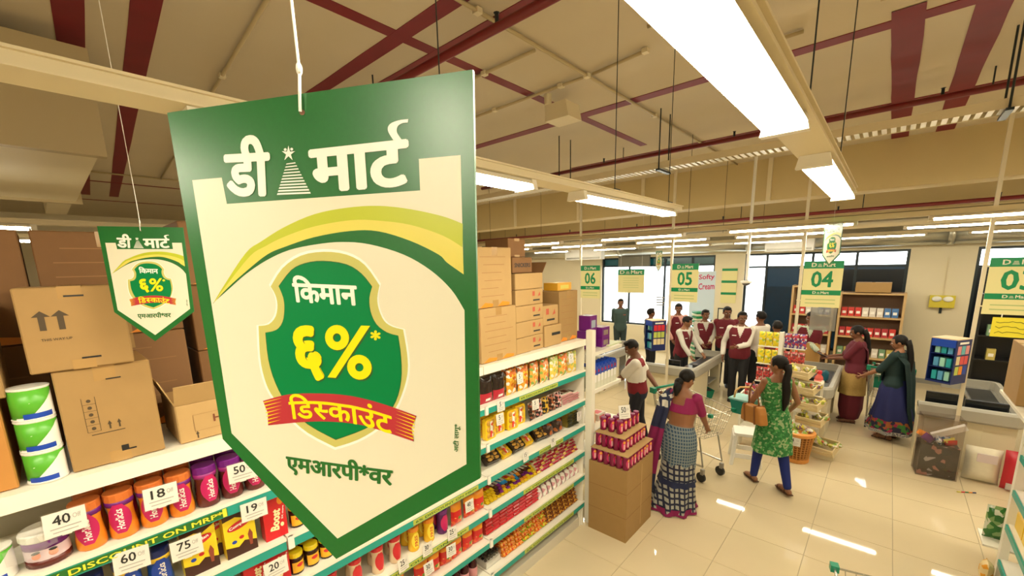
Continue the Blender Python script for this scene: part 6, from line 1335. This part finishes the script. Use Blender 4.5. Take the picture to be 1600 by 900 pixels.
carton('large carton standing on the shelving end across the aisle', 1.93, 2.42, 1.465, .46, CARD, x1=3.40, d=.44)
# ---------------------------------------------------------------- shelves, notices and fixtures at the window wall
WOOD = mat('pale_wood', (.52, .34, .15), .5, var=.1, scale=12)
def bookcase(x0, x1, h, label, seed):
    o = thing('wooden_rack', label, 'rack', (x0, 8.2, 0)); w = x1-x0; R_ = random.Random(seed)
    for x in (0, w-.04): MB().box((x, 0, 0), (x+.04, .34, h)).build('side', WOOD, o)
    MB().box((.04, .32, 0), (w-.04, .34, h)).build('back', mat('rack_back', (.16, .09, .05), .7), o)
    zs = [.12, .55, .98, 1.40, h-.03]
    for z in zs: MB().box((.04, 0, z-.015), (w-.04, .32, z+.015)).build('shelf', WOOD, o)
    return zs
PC = [(.60, .05, .04), (.70, .65, .58), (.08, .20, .45), (.45, .04, .05), (.20, .35, .20), (.55, .45, .12)]
PK = [Proto(pack('small_pack', .10, .10, .18, mat('pack_%d' % i, c, .4), lambda o, w, d, h: poly(WPAPER, [(-w*.3, h*.3), (w*.3, h*.3), (w*.3, h*.6), (-w*.3, h*.6)], o))) for i, c in enumerate(PC)]
for (x0, x1, h, lb, nm) in ((1.38, 2.42, 1.92, 'wooden rack of red and blue packs under the dark window', 'dark window rack'), (.52, 1.30, 2.05, 'wooden rack behind board four', 'rack behind board four')):
    zs = bookcase(x0, x1, h, lb, int(x0*10))
    for r, z in enumerate(zs[:-1]):
        x = x0+.10; c = 0
        while x < x1-.08:
            i = [(4, 1, 4), (4, 5, 1), (3, 0, 3), (0, 1, 2)][r][int(3*(x-x0)/(x1-x0)) if r == 3 else c % 3]
            PK[i].put((x, 8.30, z+.016), -PI/2, '%s pack on the %s shelf of the %s' % (['red', 'white', 'blue', 'crimson', 'green', 'mustard'][i], ['lowest', 'second', 'third', 'top'][r], nm), '%s packs, shelf %d, %s' % (['red', 'white', 'blue', 'crimson', 'green', 'mustard'][i], r+1, nm)); x += .115; c += 1
carton('brown carton on the wooden rack under the dark window', -.28, .28, 1.921, .2, CARD, x1=.15, d=.3).location = (1.90, 8.37, 1.922)
bpy.context.view_layer.update()
[o for o in COL.objects if o.get('label') == 'brown carton on the wooden rack under the dark window'][0].rotation_euler = (0, 0, -PI/2)
carton('brown carton on the rack behind board four', -.2, .2, 2.05, .25, CARDD, x1=.15, d=.3).location = (.95, 8.37, 2.052)
[o for o in COL.objects if o.get('label') == 'brown carton on the rack behind board four'][0].rotation_euler = (0, 0, -PI/2)
def wallrect(name, label, cat, px0, py0, px1, py1, m, y=8.99, t=.012):
    a, b_ = at(px0, py0, 'y', y), at(px1, py1, 'y', y); o = thing(name, label, cat, ((a.x+b_.x)/2, y, b_.z)); w, h = b_.x-a.x, a.z-b_.z
    MB().box((-w/2, -t, 0), (w/2, 0, h)).build('sheet', m, o); return o, w, h
o, w, h = wallrect('wall_notice', 'pale notice with three green headings on the pier', 'notice', 1129, 419, 1149, 474, BOARD)
for q in range(3): MB().box((-w/2, -.0135, h*(.92-.34*q)), (w/2, -.012, h*(.99-.34*q))).build('green_band', BGREEN, o)
o, w, h = wallrect('picture_frame', 'small dark framed picture on the pier below the notice', 'picture', 1122, 481, 1140, 512, FRAME); MB().box((-w*.42, -.0135, h*.06), (w*.42, -.012, h*.94)).build('picture', CREAMP, o)
o, w, h = wallrect('ice_poster', 'pale blue ice cream poster with pink words in the window', 'poster', 1080, 424, 1114, 500, mat('pale_blue_poster', (.62, .74, .86), .5), y=8.98)
lettering('Softy', MAGENTA, (-w*.16, -.014, h*.80), (w*.62, 0, .02), (0, 0, h*.13), o, .02); lettering('Cream', MAGENTA, (-w*.16, -.014, h*.62), (w*.64, 0, .02), (0, 0, h*.13), o, .02); MB().lathe([(.02, 0), (.10, .1), (.17, .17), (.10, .26), (.01, .36)], 12, o=(w*.12, -.02, h*.1)).build('ice_picture', WPAPER, o).scale = (1, .05, 1)
bs = thing('basket_stack', 'tall stack of green and cream shopping baskets by the window', 'basket stack', (at(1092, 490, 'y', 8.5).x, 8.5, 0)); del bs['category']; bs['category'] = 'basket'
for k in range(22): MB().lathe([(.16, .06*k), (.19, .06*k+.045), (.175, .06*k+.05)], 4).build('basket', BGREEN if k % 2 else CREAMP, bs)
o, w, h = wallrect('emergency_light', 'yellow emergency light with two white lamps on the pier', 'light', 1453, 461, 1490, 481, mat('yellow_case', (.72, .60, .05), .4), t=.08)
for q in (-1, 1): MB().ball((q*w*.22, -.10, h*.72), (.075, .03, .055), 12, 8).build('lamp_head', mat('white_lamp', (.95, .95, .9), .3), o, smooth=True)
MB().box((-.02, -.03, -.12), (.02, 0, 0)).build('bracket', FRAME, o); MB().tube([(0, -.01, h), (0, -.01, 1.0)], .008, 6).build('cable', CREAM, o)
def ac(px0, py0, px1, py1, y, label):
    a, b_ = at(px0, py0, 'y', y), at(px1, py1, 'y', y); o = thing('air_conditioner', label, 'air conditioner', ((a.x+b_.x)/2, y, b_.z)); w, h = b_.x-a.x, a.z-b_.z
    MB().box((-w/2, -.10, 0), (w/2, .10, h)).build('case', mat('white_case', (.90, .90, .88), .3), o); MB().box((-w*.46, -.104, h*.06), (w*.46, -.10, h*.2)).build('vane', GREY, o); 
    for q in (-1, 1): MB().tube([(q*w*.4, 0, h), (q*w*.4, 0, CZ-b_.z-.004)], .006, 6).build('hanger', FRAME, o)
ac(1198, 371, 1272, 391, 8.1, 'white air conditioner hung above the dark window'); ac(886, 388, 942, 405, 8.1, 'white air conditioner hung near the bright window corner')
o, w, h = wallrect('window_blind', 'rolled grey blind above the bright window', 'blind', 968, 393, 1016, 416, mat('grey_blind', (.20, .19, .15), .6), y=9.0, t=.06)
o, w, h = wallrect('window_lettering', 'small dark lettering sheet stuck on the bright window', 'notice', 1024, 462, 1040, 480, clear('clear_film', (1, 1, 1), .98), y=9.05, t=.002)
for q in range(4): MB().box((-w*.4, -.004, h*(.8-.22*q)), (w*(.4-.1*(q % 2)), -.003, h*(.9-.22*q))).build('dark_line', GREY, o)
dr = thing('dark_rack', 'dark rack with green boxes beyond checkout three', 'rack', (3.30, 7.2, 0)); w = .9
for x in (0, w): MB().box((x-.02, 0, 0), (x+.02, .35, 2.0)).build('side', BLACK, dr)
for z in (.1, .5, .9, 1.3, 1.7): MB().box((.02, 0, z), (w-.02, .35, z+.02)).build('shelf', BLACK, dr)
MB().box((.02, .34, 0), (w-.02, .35, 2.0)).build('back', BLACK, dr)
for q, (x, z) in enumerate(((.16, 1.32), (.30, 1.32), (.2, .92), (.5, .92), (.4, 1.32), (.62, .52))): PK[(4, 4, 5, 2, 4, 0)[q]].put((3.30+x, 7.20, z+.001), -PI/2, ['green pack at the start of the dark rack', 'green pack second in the dark rack', 'mustard pack in the dark rack', 'blue pack in the dark rack', 'green pack third in the dark rack', 'red pack low in the dark rack'][q])
